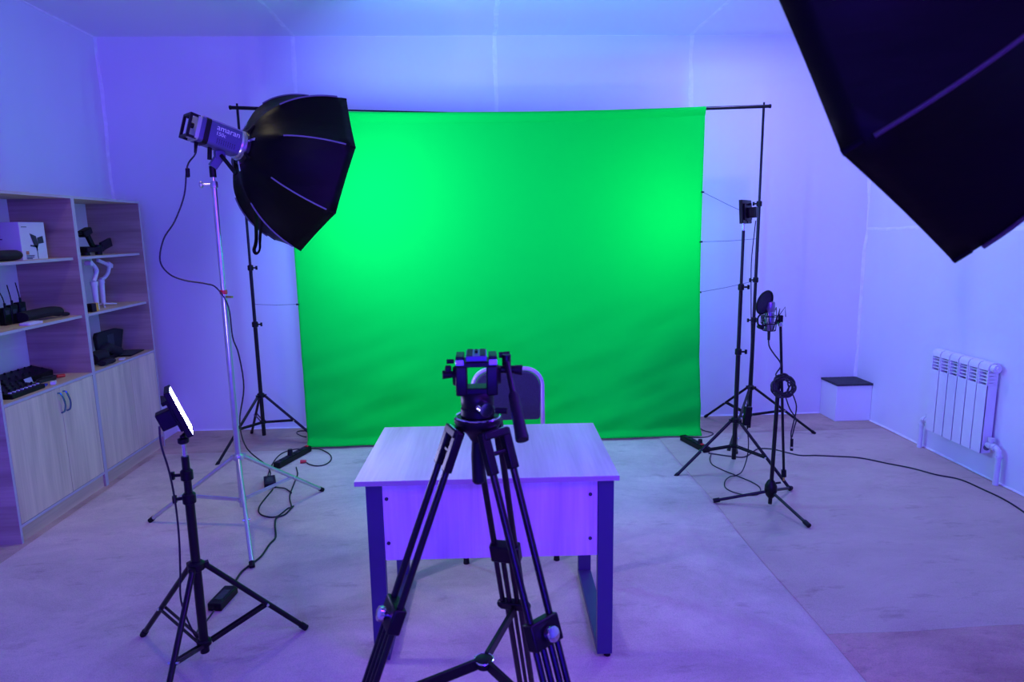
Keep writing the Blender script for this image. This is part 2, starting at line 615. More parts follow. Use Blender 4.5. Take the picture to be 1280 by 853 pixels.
tag(slab(1.356, XR - 0.025, 2.366, 4.97, 0.0003, 0.0035, 60, 60, 0.015, (5.5, 1), (8.5, 2)).build('carpet', M['carpet_flat']),
    'flat greyish carpet piece under the microphone stand', 'carpet')
tag(slab(1.356, XR - 0.025, YF + 0.02, 2.364, 0.0003, 0.009, 50, 60, 0.015, (5.5, 1), (2, 8.5)).build('carpet', M['carpet_tuft']),
    'pinkish tufted carpet piece at the bottom right of the photo', 'carpet')
cm = slab(-2.47, 1.352, YF + 0.02, 4.862, 0.0003, 0.014, 180, 80, 0.015, (1, 5.5))
ridge(cm, 1.10, 0.03, 0.006)
tag(cm.build('carpet', M['carpet_main']), 'large pale beige carpet under the desk and camera tripod', 'carpet')
ZF = 0.015   # top of the large carpet


# ------------------------------------------------------------------ built-in low ledges
def ledge(x0, x1, y0, y1, z, label):
    t = thing('low_ledge', label, 'ledge', ((x0 + x1) / 2, (y0 + y1) / 2, 0))
    MB().span(x0, x1, y0, y1, 0.0, z - 0.018).build('body', M['wall'], t, bevel=0.004)
    b = MB().span(x0 - 0.006, x1, y0 - 0.01, y1, z - 0.018, z)
    b.build('top_slab', M['grey_dark'], t, bevel=0.003)['label'] = 'rough dark grey slab'


ledge(2.925, XR - 0.002, 5.197, YB - 0.002, 0.322, 'low white boxed ledge with dark slab top in the right corner')
ledge(XL + 0.002, -2.575, 5.17, YB - 0.002, 0.31, 'low white ledge in the left corner, peeking out past the shelf cabinet')


# ------------------------------------------------------------------ radiator
def radiator():
    x = XR - 0.075      # front face of the radiator
    y0, y1 = 3.875, 4.40
    n = 6
    t = thing('radiator', 'white panelled wall radiator of six vertical sections with elbow pipes', 'radiator', (XR - 0.04, 4.13, 0.16))
    wd = (y1 - y0) / n
    for i in range(n):
        a, b_ = y0 + i * wd + 0.0035, y0 + (i + 1) * wd - 0.0035
        yc = (a + b_) / 2
        s = MB()
        # front plate of the section
        s.span(x - 0.012, x, a, b_, 0.175, 0.618)
        # top cap curving back
        s.prism([(0, 0), (0.0, 0.022), (0.010, 0.040), (0.035, 0.050), (0.075, 0.044), (0.075, 0)], (x - 0.012, a, 0.712), (1, 0, 0), (0, 0, 1), (0, b_ - a, 0))
        # side webs and horizontal fins of the grille
        for yy in (a, b_ - 0.006):
            s.span(x - 0.010, x + 0.06, yy, yy + 0.006, 0.175, 0.715)
        for q in range(4):
            z = 0.630 + q * 0.022
            s.span(x - 0.004, x + 0.03, a, b_, z, z + 0.007)
        s.span(x + 0.02, x + 0.05, yc - 0.012, yc + 0.012, 0.18, 0.74)
        s.build('section', M['white'], t, bevel=0.002)
    for zz in (0.735, 0.215):
        MB().tube((x + 0.03, y0 - 0.004, zz), (x + 0.03, y1 + 0.004, zz), 0.02).build('manifold', M['slot'], t)
    v = MB().tube((x + 0.022, y0 - 0.03, 0.728), (x + 0.022, y0 + 0.0, 0.728), 0.027, n=20)
    v.tube((x + 0.022, y0 - 0.04, 0.728), (x + 0.022, y0 - 0.03, 0.728), 0.014, n=6)
    v.build('air_vent', M['white'], t)
    for ya, yb, zz, sg in ((y0, 3.775, 0.235, -1), (y1, 4.50, 0.225, 1)):
        p = MB()
        p.path(smooth([(x + 0.03, ya, zz), (x + 0.03, ya + sg * 0.05, zz), (x + 0.03, yb - sg * 0.02, zz - 0.002), (x + 0.03, yb, zz - 0.03), (x + 0.03, yb, 0.10), (x + 0.03, yb, 0.004)], 5), 0.017, 14)
        p.tube((x + 0.03, yb - sg * 0.045, zz), (x + 0.03, yb - sg * 0.028, zz), 0.023)
        p.tube((x + 0.03, yb, zz - 0.04), (x + 0.03, yb, zz - 0.055), 0.022)
        p.build('pipe', M['pipe'], t)
        q = MB().tube((x + 0.03, ya + sg * 0.03, zz), (x + 0.03, ya + sg * 0.03, zz + 0.035), 0.012)
        q.tube((x + 0.03, ya + sg * 0.03, zz + 0.03), (x + 0.03, ya + sg * 0.03, zz + 0.052), 0.018, n=10)
        q.tube((x + 0.03, ya + sg * 0.015, zz), (x + 0.03, ya + sg * 0.045, zz), 0.021)
        q.build('valve', M['white_plastic'], t)
    for yy in (3.98, 4.29):
        MB().span(x + 0.05, XR - 0.001, yy, yy + 0.02, 0.69, 0.715).build('bracket', M['white_plastic'], t)


radiator()


# ------------------------------------------------------------------ shelf cabinets on the left wall
def cabinet(y0, y1, label, handles, split):
    xf = -2.505
    xb = XL + 0.003
    H = 1.875
    t = thing('shelf_cabinet', label, 'cabinet', ((xf + xb) / 2, (y0 + y1) / 2, 0), 'tall shelf cabinets along the left wall')
    th = 0.016
    for yy in (y0, y1 - th):
        MB().span(xb, xf - 0.001, yy, yy + th, 0.0, H).build('side_panel', M['wood_side'], t)
        MB().span(xf - 0.001, xf + 0.0005, yy, yy + th, 0.0, H).build('edge_band', M['edge'], t)
    MB().span(xb, xf, y0 + th, y1 - th, H - th, H).build('top_panel', M['wood_shelf'], t)
    MB().span(xf, xf + 0.001, y0 + th, y1 - th, H - th, H).build('edge_band', M['edge'], t)
    MB().span(xb, xb + 0.004, y0 + th, y1 - th, 0.08, H - th).build('back_panel', M['backing'], t)
    for z, rec in ((1.500, 0.03), (1.138, 0.02)):
        o = MB().span(xb + 0.004, xf - rec, y0 + th, y1 - th, z - th, z).build('shelf', M['wood_shelf'], t)
        MB().span(xf - rec, xf - rec + 0.001, y0 + th, y1 - th, z - th, z).build('edge_band', M['edge'], o)
    MB().span(xb + 0.004, xf, y0 + th, y1 - th, 0.752, 0.768).build('counter_board', M['wood_shelf'], t)
    MB().span(xf, xf + 0.001, y0 + th, y1 - th, 0.752, 0.768).build('edge_band', M['edge'], t)
    MB().span(xb + 0.004, xf, y0 + th, y1 - th, 0.085, 0.101).build('bottom_board', M['edge'], t)
    MB().span(xf - 0.03, xf - 0.014, y0 + th, y1 - th, 0.0, 0.085).build('plinth', M['wood_shelf'], t)
    a0, a1 = y0 + th + 0.002, y1 - th - 0.002
    cuts = [a0, a0 + (a1 - a0) * split, a1]
    for i in range(2):
        d0, d1 = cuts[i] + 0.0015, cuts[i + 1] - 0.0015
        d = MB().span(xf - 0.016, xf, d0, d1, 0.103, 0.750).build('door', M['wood_door'], t, bevel=0.001)
        if handles:
            hy = d1 - 0.022 if i == 0 else d0 + 0.026
            sg = -1 if i == 0 else 1
            pts = [(xf, hy, 0.722), (xf + 0.016, hy + 0.002, 0.718), (xf + 0.024, hy + 0.008, 0.69), (xf + 0.026, hy + 0.016, 0.65),
                   (xf + 0.018, hy + 0.016, 0.61), (xf, hy + 0.012, 0.600)]
            MB().path(smooth(pts, 5), 0.005, 8).build('handle', M['teal'], d)
    return t


cabinet(3.435, 4.262, 'nearer tall oak shelf cabinet with two handled doors and a white carton', True, 0.577)
cabinet(4.262, 5.072, 'farther tall oak shelf cabinet with handleless doors and white gimbals', False, 0.54)

# -- things on the shelves -----------------------------------------------------
SH1, SH2, SH3 = 1.500, 1.138, 0.768
t = thing('carton', 'white product carton with a lamp picture on the top shelf', 'box', (-2.69, 4.0, SH1))
MB().span(-2.85, -2.60, 3.895, 4.115, SH1, SH1 + 0.215).build('box_body', M['carton'], t, bevel=0.002)
pr = MB()   # printed picture on the front: lamp with grid on a stand
px = -2.5985
pr.prism([(0.035, 0.15), (0.085, 0.135), (0.10, 0.085), (0.085, 0.06), (0.065, 0.075)], (px, 3.94, SH1), (0, 1, 0), (0, 0, 1), (0.0008, 0, 0))
pr.prism([(0.095, 0.125), (0.145, 0.135), (0.15, 0.095), (0.10, 0.09)], (px, 3.94, SH1), (0, 1, 0), (0, 0, 1), (0.0006, 0, 0))
pr.prism([(0.03, 0.085), (0.09, 0.08), (0.09, 0.068), (0.03, 0.077)], (px, 3.94, SH1), (0, 1, 0), (0, 0, 1), (0.0008, 0, 0))
pr.prism([(0.078, 0.08), (0.09, 0.08), (0.088, 0.05), (0.08, 0.05)], (px, 3.94, SH1), (0, 1, 0), (0, 0, 1), (0.0008, 0, 0))
pr.prism([(0.082, 0.055), (0.085, 0.055), (0.087, 0.003), (0.083, 0.003)], (px, 3.94, SH1), (0, 1, 0), (0, 0, 1), (0.0008, 0, 0))
pr.build('printed_picture', M['print_dark'], t)
MB().span(px, px + 0.0008, 3.925, 3.95, SH1 + 0.03, SH1 + 0.05).build('print_badge', M['print_orange'], t)
for yy, zz, ww in ((3.91, 0.185, 0.045), (3.925, 0.022, 0.07), (3.925, 0.013, 0.065), (3.925, 0.005, 0.05)):
    MB().span(px, px + 0.0006, yy, yy + ww, SH1 + zz, SH1 + zz + 0.004).build('print_line', M['print_dark'], t)
MB().span(-2.78, -2.70, 3.8942, 3.8952, SH1 + 0.115, SH1 + 0.121).build('side_print', M['print_dark'], t)

b = MB()
b.path([(-2.62, 3.66, SH1 + 0.031), (-2.62, 3.70, SH1 + 0.031), (-2.62, 3.85, SH1 + 0.031), (-2.62, 3.872, SH1 + 0.031)], 0.03, 16, flat=(0.05, 0.030))
b.path([(-2.62, 3.868, SH1 + 0.030), (-2.62, 3.89, SH1 + 0.028)], 0.03, 16, flat=(0.035, 0.022))
tag(b.build('camera_pouch', M['black_matte'], None, subsurf=1), 'black rounded pouch beside the white carton on the top shelf', 'pouch')

for i, (yy, dz) in enumerate(((3.835, 0.0), (3.895, 0.01), (3.965, 0.018))):
    t = thing('wireless_receiver', ('black wireless receiver with the most bent antenna, leftmost of three',
                                    'black wireless receiver in the middle of the row of three',
                                    'black wireless receiver nearest the long black case')[i], 'receiver',
              (-2.70, yy, SH2), 'wireless receivers on the middle shelf')
    MB().span(-2.72, -2.685, yy - 0.028, yy + 0.028, SH2, SH2 + 0.10 + dz).build('body', M['black'], t, bevel=0.004)
    MB().path(smooth([(-2.70, yy + 0.005, SH2 + 0.10 + dz), (-2.70, yy - 0.002, SH2 + 0.15 + dz), (-2.70, yy - 0.015 - (0.02 if i == 0 else 0), SH2 + 0.215 + dz)], 5), 0.0028, 8).build('antenna', M['black'], t)
    MB().tube((-2.70, yy + 0.005, SH2 + 0.098 + dz), (-2.70, yy + 0.005, SH2 + 0.125 + dz), 0.006).build('antenna_base', M['black'], t)
    MB().span(-2.6855, -2.6845, yy - 0.018, yy + 0.014, SH2 + 0.06, SH2 + 0.085).build('display', M['grey_dark'], t)

b = MB()
b.path(smooth([(-2.66, 3.90, SH2 + 0.035), (-2.65, 4.00, SH2 + 0.04), (-2.63, 4.12, SH2 + 0.042), (-2.62, 4.17, SH2 + 0.035)], 5), 0.03, 14, flat=(0.045, 0.030))
b.path(smooth([(-2.62, 4.165, SH2 + 0.022), (-2.61, 4.20, SH2 + 0.016), (-2.605, 4.23, SH2 + 0.013)], 4), 0.012, 10, flat=(0.022, 0.012))
tag(b.build('padded_case', M['black_matte'], None), 'long black padded case lying on the middle shelf', 'case')

t = thing('wall_charger', 'flat white device at the front edge of the middle shelf', 'device', (-2.585, 3.85, SH2))
MB().prism(round_rect(0.062, 0.125, 0.012), (-2.572, 3.845, SH2), (1, 0, 0), (0, 1, 0), (0, 0, 0.014)).build('body', M['white_plastic'], t, bevel=0.003)
MB().prism(round_rect(0.045, 0.09, 0.01), (-2.572, 3.845, SH2 + 0.014), (1, 0, 0), (0, 1, 0), (0, 0, 0.003)).build('top_cover', M['white_plastic'], t)


def mixer(name, label, loc, size, rz, knobs, strips):
    x, y = loc[:2]
    t = thing(name, label, 'audio mixer', (x, y, SH3), rz=rz)
    R = Matrix.Rotation(rz, 3, 'Z')
    w_, l_, h_ = size

    def P(a, b_, c):
        return V((x, y, SH3)) + R @ V((a, b_, c))
    m_ = MB()
    m_.add([P(-w_ / 2, -l_ / 2, 0), P(w_ / 2, -l_ / 2, 0), P(w_ / 2, l_ / 2, 0), P(-w_ / 2, l_ / 2, 0),
            P(-w_ / 2, -l_ / 2, h_), P(w_ / 2, -l_ / 2, h_ * 0.55), P(w_ / 2, l_ / 2, h_ * 0.55), P(-w_ / 2, l_ / 2, h_)],
           [(0, 1, 2, 3), (4, 5, 6, 7), (0, 1, 5, 4), (1, 2, 6, 5), (2, 3, 7, 6), (3, 0, 4, 7)])
    m_.build('body', M['black'], t, bevel=0.004)

    def top(a):
        return h_ * (1 - 0.45 * (a / w_ + 0.5))
    for i in range(knobs[0]):
        for j in range(knobs[1]):
            a = -w_ * 0.36 + w_ * 0.5 * i / max(1, knobs[0] - 1)
            c = -l_ * 0.42 + l_ * 0.84 * j / max(1, knobs[1] - 1)
            MB().tube(P(a, c, top(a) - 0.002), P(a + 0.002, c, top(a) + 0.010), 0.0065, 0.005, 10).build('knob', M['rubber'], t)
    for j in range(strips):
        a = w_ * 0.34
        c = -l_ * 0.42 + l_ * 0.84 * j / max(1, strips - 1)
        MB().box(P(a, c, top(a) + 0.003), (0.014, 0.010, 0.006), R).build('fader', M['white_plastic'], t)
    return t


mixer('audio_mixer', 'black mixing console with white faders at the front of the counter', (-2.62, 3.70, 0), (0.17, 0.27, 0.045), 0.0, (3, 6), 8)
mixer('audio_mixer', 'long black audio mixer standing behind the one with white faders', (-2.77, 3.98, 0), (0.13, 0.40, 0.07), -0.02, (2, 7), 0)
b = MB()
R = Matrix.Rotation(-0.3, 3, 'Y')
b.box((-2.682, 3.92, SH3 + 0.022), (0.002, 0.062, 0.042), R)
tag(b.build('paper_card', M['white_plastic']), 'small white card leaning on the long black mixer', 'card')
t = thing('coiled_cable', 'coiled black cable with a red connector on the counter', 'cable', (-2.62, 4.0, SH3))
pts = []
for i in range(90):
    a = i / 90 * 2 * PI * 3.5
    pts.append((-2.635 + math.cos(a) * (0.032 + 0.004 * math.sin(i)), 4.0 + math.sin(a) * (0.075 + 0.006 * math.sin(i * .7)), SH3 + 0.006 + 0.0035 * (i / 18)))
MB().path(pts, 0.0035, 7).build('loop', M['cable'], t)
MB().tube((-2.62, 4.075, SH3 + 0.016), (-2.60, 4.12, SH3 + 0.012), 0.010).build('connector', M['red'], t)
t = thing('blue_connector', 'blue ribbon strap with a white tag beside the front mixer', 'strap', (-2.55, 3.88, SH3))
MB().box((-2.565, 3.865, SH3 + 0.006), (0.022, 0.085, 0.010), Matrix.Rotation(0.3, 3, 'Z')).build('strap', M['blue_plastic'], t, bevel=0.002)
MB().box((-2.545, 3.925, SH3 + 0.010), (0.026, 0.042, 0.018), Matrix.Rotation(0.4, 3, 'Z')).build('tag', M['white_plastic'], t, bevel=0.001)

# farther cabinet, top shelf: black rig of rings, arms and a small screen
t = thing('camera_rig', 'black camera rig with a curved arm on the far cabinet top shelf', 'camera rig', (-2.66, 4.66, SH1))
MB().path(smooth([(-2.68, 4.50, SH1 + 0.02), (-2.68, 4.485, SH1 + 0.09), (-2.68, 4.54, SH1 + 0.14), (-2.68, 4.63, SH1 + 0.15)], 6), 0.012, 10).build('curved_arm', M['black'], t)
MB().box((-2.68, 4.66, SH1 + 0.155), (0.05, 0.10, 0.045), Matrix.Rotation(0.3, 3, 'X')).build('motor_head', M['black'], t, bevel=0.008)
MB().bar((-2.67, 4.66, SH1 + 0.14), (-2.66, 4.70, SH1 + 0.05), 0.025, 0.03).build('link_arm', M['black'], t, bevel=0.005)
MB().span(-2.70, -2.62, 4.56, 4.76, SH1 + 0.02, SH1 + 0.055).build('base_plate', M['black'], t, bevel=0.006)
MB().tube((-2.66, 4.60, SH1), (-2.66, 4.60, SH1 + 0.06), 0.028).build('foot', M['black'], t)
MB().tube((-2.64, 4.72, SH1), (-2.64, 4.72, SH1 + 0.07), 0.022).build('foot', M['black'], t)
MB().box((-2.64, 4.82, SH1 + 0.07), (0.02, 0.13, 0.06), Matrix.Rotation(0.25, 3, 'X')).build('monitor', M['black'], t, bevel=0.004)
MB().bar((-2.65, 4.74, SH1 + 0.04), (-2.645, 4.79, SH1 + 0.06), 0.012, 0.012).build('link_arm', M['black'], t)

# white gimbals
for i, (yy, xx, flip) in enumerate(((4.55, -2.60, 0), (4.74, -2.66, 1))):
    t = thing('handheld_gimbal', ('white folded phone gimbal standing beside the divider',
                                  'white phone gimbal with open arm on spread tripod feet')[i], 'gimbal', (xx, yy, SH2),
              'white gimbals on the middle shelf')
    MB().loft([(V((xx, yy, SH2 + 0.02)), 0.015), (V((xx, yy, SH2 + 0.07)), 0.017), (V((xx, yy, SH2 + 0.12)), 0.019), (V((xx, yy, SH2 + 0.165)), 0.021)], 14).build('grip', M['white_plastic'], t)
    MB().tube((xx, yy, SH2 + 0.165), (xx, yy, SH2 + 0.19), 0.024).build('joint', M['white_plastic'], t)
    if flip:
        MB().path(smooth([(xx, yy, SH2 + 0.19), (xx, yy + 0.05, SH2 + 0.20), (xx, yy + 0.10, SH2 + 0.23), (xx, yy + 0.125, SH2 + 0.27)], 5), 0.012, 10).build('arm', M['white_plastic'], t)
        MB().box((xx, yy + 0.13, SH2 + 0.285), (0.03, 0.055, 0.035), Matrix.Rotation(-0.4, 3, 'X')).build('motor', M['white_plastic'], t, bevel=0.008)
        MB().bar((xx, yy + 0.12, SH2 + 0.285), (xx, yy - 0.01, SH2 + 0.325), 0.014, 0.022).build('arm', M['white_plastic'], t)
        for a in (-100, 20, 140):
            MB().tube((xx, yy, SH2 + 0.022), (xx + 0.075 * math.cos(R_(a + 60)), yy + 0.14 * math.sin(R_(a + 60)), SH2 + 0.006), 0.007, 0.005, 10).build('leg', M['white_plastic'], t)
    else:
        MB().path(smooth([(xx, yy, SH2 + 0.19), (xx, yy + 0.035, SH2 + 0.235), (xx, yy + 0.045, SH2 + 0.27), (xx, yy, SH2 + 0.31), (xx, yy - 0.04, SH2 + 0.315)], 5), 0.014, 10).build('arm', M['white_plastic'], t)
        MB().tube((xx - 0.02, yy - 0.03, SH2 + 0.313), (xx + 0.02, yy - 0.03, SH2 + 0.313), 0.018).build('motor', M['white_plastic'], t)
        MB().tube((xx, yy, SH2), (xx, yy, SH2 + 0.022), 0.016).build('foot', M['white_plastic'], t)
t = thing('lens_box', 'tiny black and yellow box on the far cabinet middle shelf', 'box', (-2.56, 4.44, SH2))
MB().span(-2.58, -2.545, 4.40, 4.45, SH2, SH2 + 0.055).build('body', M['black'], t, bevel=0.002)
MB().span(-2.581, -2.544, 4.45, 4.475, SH2, SH2 + 0.055).build('end_panel', M['yellow'], t, bevel=0.002)

# counter of the farther cabinet
t = thing('monitor_hood', 'black hooded monitor standing on the far cabinet counter', 'monitor', (-2.72, 4.72, SH3))
MB().prism([(-0.14, 0.03), (0.13, 0.0), (0.19, 0.165), (0.10, 0.185), (-0.14, 0.185), (-0.16, 0.16)], (-2.68, 4.75, SH3 + 0.015), (0, 1, 0), (0, 0, 1), (0.03, 0, 0.0)).build('screen', M['black_matte'], t, bevel=0.006)
MB().span(-2.652, -2.6495, 4.72, 4.80, SH3 + 0.09, SH3 + 0.17).build('label_plate', M['grey_dark'], t)
MB().path(smooth([(-2.65, 4.60, SH3 + 0.05), (-2.64, 4.68, SH3 + 0.085), (-2.64, 4.75, SH3 + 0.06), (-2.64, 4.83, SH3 + 0.03)], 5), 0.03, 12, flat=(0.03, 0.035)).build('lower_arm', M['black_matte'], t)
MB().span(-2.74, -2.62, 4.66, 4.82, SH3, SH3 + 0.03).build('foot', M['black'], t, bevel=0.004)
b = MB().path(smooth([(-2.62, 4.46, SH3 + 0.045), (-2.62, 4.52, SH3 + 0.055), (-2.62, 4.60, SH3 + 0.045)], 5), 0.03, 14, flat=(0.04, 0.04))
tag(b.build('camera_pouch', M['black_matte']), 'black soft pouch standing before the hooded monitor', 'pouch')
b = MB().path(smooth([(-2.55, 4.44, SH3 + 0.02), (-2.55, 4.50, SH3 + 0.022), (-2.55, 4.56, SH3 + 0.018)], 5), 0.03, 14, flat=(0.03, 0.018))
tag(b.build('camera_pouch', M['black_matte']), 'flat black pouch at the counter edge by the divider', 'pouch')
t = thing('tablet', 'thin dark tablet lying on the far cabinet counter', 'tablet', (-2.62, 4.9, SH3))
MB().box((-2.63, 4.90, SH3 + 0.006), (0.16, 0.24, 0.010), Matrix.Rotation(0.1, 3, 'Z')).build('body', M['black'], t, bevel=0.003)
MB().box((-2.63, 4.90, SH3 + 0.0115), (0.145, 0.22, 0.001), Matrix.Rotation(0.1, 3, 'Z')).build('screen', M['grey_dark'], t)
b = MB().box((-2.545, 4.68, SH3 + 0.005), (0.03, 0.05, 0.010), Matrix.Rotation(0.2, 3, 'Z'))
tag(b.build('adapter_dongle', M['white_plastic'], None, bevel=0.002), 'tiny white adapter on the far cabinet counter', 'adapter')


# ------------------------------------------------------------------ green screen
def green_screen():
    t = thing('green_screen', 'bright green chroma key cloth hanging from the crossbar', 'backdrop cloth', (0.13, 4.9, 0))
    nx, ny = 170, 130
    vs, fs = [], []
    ztop = 2.488
    for j in range(ny + 1):
        v = j / ny                      # 0 top .. 1 bottom
        for i in range(nx + 1):
            u = i / nx
            s = math.sin(PI * u)
            top = ztop - 0.028 * (s ** 0.8)
            x0 = -1.372 + 0.012 * v
            x1 = 1.655 - 0.012 * math.sin(v * PI * 1.1) + 0.018 * max(0, v - .6) + 0.02 * v
            x = x0 + (x1 - x0) * u
            bot = 0.006
            z = top + (bot - top) * v
            y = 4.945 - 0.01 * v - 0.030 * v ** 3
            y += 0.012 * noise.noise(V((x * 0.9, z * 0.7, 0)))
            # slack creases growing towards the bottom
            k = max(0.0, (v - 0.45) / 0.55)
            a = k ** 1.3
            y += a * 0.028 * noise.noise(V((x * 2.2 + z * 1.6, z * 3.5 - x * 0.8, 2)))
            dg = noise.noise(V(((x + z * 0.9) * 1.1, (z - x * 0.35) * 7.5, 6)))
            y += a * 0.017 * dg
            dg2 = noise.noise(V(((x - z * 1.4) * 4.0, (z + x * 0.5) * 2.0, 9)))
            y += a * 0.014 * dg2 * (0.4 + 0.6 * min(1, abs(u - .5) * 2.4))
            # tension folds at the top pocket
            y += 0.005 * noise.noise(V((x * 9, z * 1.0, 4))) * max(0, 1 - v * 5)
            # last centimetres lie forward on the floor
            f = max(0.0, (v - 0.975) / 0.025)
            y -= 0.030 * f
            z += -0.0 * f + (0.012 + 0.010 * noise.noise(V((x * 6, 1, 1)))) * (1 - abs(2 * f - 1)) * (1 if f > 0 else 0)
            if f >= 1:
                z = 0.018
            z = max(z, 0.018)
            vs.append((x, y, z))
    for j in range(ny):
        for i in range(nx):
            a = j * (nx + 1) + i
            fs.append((a, a + 1, a + nx + 2, a + nx + 1))
    o = MB().add(vs, fs).build('cloth', M['green'], t, angle=3.0)
    sm = o.modifiers.new('thick', 'SOLIDIFY')
    sm.thickness = 0.002
    sm.offset = 1.0
    # pocket sewn around the bar
    vs, fs = [], []
    n = 80
    ring = 14
    for i in range(n + 1):
        u = i / n
        x = -1.372 + (1.655 + 1.372) * u
        top = ztop - 0.028 * (math.sin(PI * u) ** 0.8)
        for q in range(ring):
            a = 2 * PI * q / ring
            yy = 4.945 + 0.021 * math.cos(a)
            zz = top - 0.020 + (0.024 * math.sin(a) if math.sin(a) > 0 else 0.050 * math.sin(a))
            if math.sin(a) < 0:
                yy = 4.945 + 0.021 * math.cos(a) * (1 - 0.75 * abs(math.sin(a)))
            vs.append((x, yy, zz))
    for i in range(n):
        for q in range(ring):
            a, b_ = i * ring + q, i * ring + (q + 1) % ring
            fs.append((a, b_, b_ + ring, a + ring))
    MB().add(vs, fs).build('pole_pocket', M['green'], t)
    # little clips with cords that pull the edges towards the stands
    for sx, pts in ((1, [(1.655, 1.88, 2.07, 1.690), (1.655, 1.515, 2.08, 1.53), (1.658, 1.135, 2.075, 1.21)]), (-1, [(-1.372, 1.105, -1.685, 1.11)])):
        for xa, za, xb_, zb in pts:
            ya = 4.94
            MB().path([(xa, ya, za), ((xa + xb_) / 2, 4.945, (za + zb) / 2 - 0.005), (xb_, 4.95, zb)], 0.0016, 6).build('tension_cord', M['cable'], t)
            MB().box((xa - sx * 0.004, ya - 0.004, za), (0.022, 0.016, 0.012)).build('clip', M['black'], t)


green_screen()


# ------------------------------------------------------------------ stands
def light_stand(label, cx, cy, r, a0, z_apex, z_brace, sections, mt, z0=0.0, leg_r=0.010, t_br=0.58, knobs=(), top_pin=0.06,
                double=True, group='light stands', name='light_stand', floor=0.0, brace_mat=None, foot_mat=None, leg_flat=None, kside=-1):
    t = thing(name, label, 'light stand', (cx, cy, floor), group)
    c = V((cx, cy, 0))
    for (za, zb, rr) in sections:
        MB().tube(c + V((0, 0, za)), c + V((0, 0, zb)), rr, n=16).build('pole', mt, t)
    # spiders
    R1 = sections[0][2]
    MB().lathe([(R1 + 0.004, 0), (R1 + 0.013, 0.006), (R1 + 0.013, 0.030), (R1 + 0.004, 0.038)], c + V((0, 0, z_apex - 0.016)), (0, 0, 1), 18).build('collar', M['black'] if mt is not M['silver'] else mt, t)
    MB().lathe([(R1 + 0.003, 0), (R1 + 0.010, 0.004), (R1 + 0.010, 0.020), (R1 + 0.003, 0.026)], c + V((0, 0, z_brace - 0.013)), (0, 0, 1), 18).build('lower_collar', M['black'] if mt is not M['silver'] else mt, t)
    for k in range(3):
        a = R_(a0 + 120 * k)
        u = V((math.cos(a), math.sin(a), 0))
        s = V((-math.sin(a), math.cos(a), 0))
        p = c + u * (R1 + 0.014) + V((0, 0, z_apex))
        q = c + u * r + V((0, 0, floor + 0.012))
        lb = MB().bar(c + u * (R1 + 0.004) + V((0, 0, z_apex)), p + u * 0.012, 0.02, 0.022)
        if leg_flat:
            lb.bar(p, q, leg_flat[0], leg_flat[1])
        else:
            lb.tube(p, q, leg_r, n=12)
        leg = lb.build('leg', mt, t)
        d = (q - p).normalized()
        MB().tube(q - d * 0.02, q + d * 0.010, leg_r + 0.0025, n=12).build('rubber_foot', foot_mat or M['rubber'], leg)
        j = p + (q - p) * t_br
        b0 = c + u * (R1 + 0.010) + V((0, 0, z_brace))
        bb = MB()
        if double:
            for e in (-1, 1):
                bb.bar(b0 + s * 0.010 * e, j + s * 0.010 * e, 0.0035, 0.014)
        else:
            bb.bar(b0, j, 0.012, 0.016)
        bb.build('brace', brace_mat or mt, t)
        MB().tube(j - s * 0.018, j + s * 0.018, 0.0055, n=10).build('rivet', M['chrome'], t)
    for z, rr in knobs:
        kb = MB().lathe([(rr + 0.002, 0), (rr + 0.008, 0.004), (rr + 0.008, 0.036), (rr + 0.002, 0.042)], c + V((0, 0, z - 0.021)), (0, 0, 1), 16)
        kb.tube(c + V((kside * rr, 0, z)), c + V((kside * (rr + 0.028), -0.006, z)), 0.006)
        kb.box(c + V((kside * (rr + 0.034), -0.007, z)), (0.012, 0.012, 0.028))
        kb.build('clamp_knob', M['black'], t)
    zt = sections[-1][1]
    MB().tube(c + V((0, 0, zt)), c + V((0, 0, zt + top_pin)), 0.007, n=12).build('top_pin', M['chrome'], t)
    return t


# backdrop stands
light_stand('tall black backdrop stand on the left, behind the octagonal softbox', -1.697, 4.95, 0.44, -119, 0.412, 0.205,
            [(0.10, 0.95, 0.0145), (0.95, 1.38, 0.012), (1.38, 2.494, 0.009)], M['black_metal'], knobs=((0.96, 0.0145), (1.38, 0.012)),
            group='backdrop stands', top_pin=0.02, t_br=0.5, kside=1)
light_stand('tall black backdrop stand on the right, holding the crossbar end', 2.090, 4.95, 0.50, -8, 0.372, 0.155,
            [(0.05, 0.91, 0.0145), (0.91, 1.79, 0.012), (1.79, 2.475, 0.009)], M['black_metal'], knobs=((0.91, 0.0145), (1.22, 0.0125), (1.79, 0.012)),
            group='backdrop stands', top_pin=0.02, t_br=0.5)
t = thing('crossbar', 'thin dark crossbar that carries the green cloth', 'crossbar', (0.2, 4.95, 2.48))
b = MB()
b.path([(-1.745, 4.947, 2.508), (-1.38, 4.946, 2.492), (-0.6, 4.945, 2.466), (0.15, 4.945, 2.443), (0.9, 4.945, 2.458), (1.66, 4.946, 2.477), (2.135, 4.947, 2.489)], 0.0125, 12)
b.build('pipe', M['black_metal'], t)
for x, y, z in ((-1.697, 4.948, 2.523), (2.090, 4.948, 2.505)):
    MB().tube((x, y, z - 0.02), (x, y, z + 0.012), 0.007).build('wing_nut', M['black'], t)
for x, z in ((-1.745, 2.508), (2.135, 2.489)):
    MB().tube((x - 0.006, 4.947, z), (x + 0.006, 4.947, z), 0.0145).build('end_cap', M['rubber'], t)

# stand that carries the right panel
light_stand('black light stand in front of the right backdrop stand', 1.647, 4.12, 0.40, -54, 0.365, 0.19,
            [(0.10, 0.82, 0.0145), (0.82, 1.24, 0.012), (1.24, 1.60, 0.0095)], M['black_metal'], knobs=((0.826, 0.013), (1.245, 0.011)), kside=1, t_br=0.55)
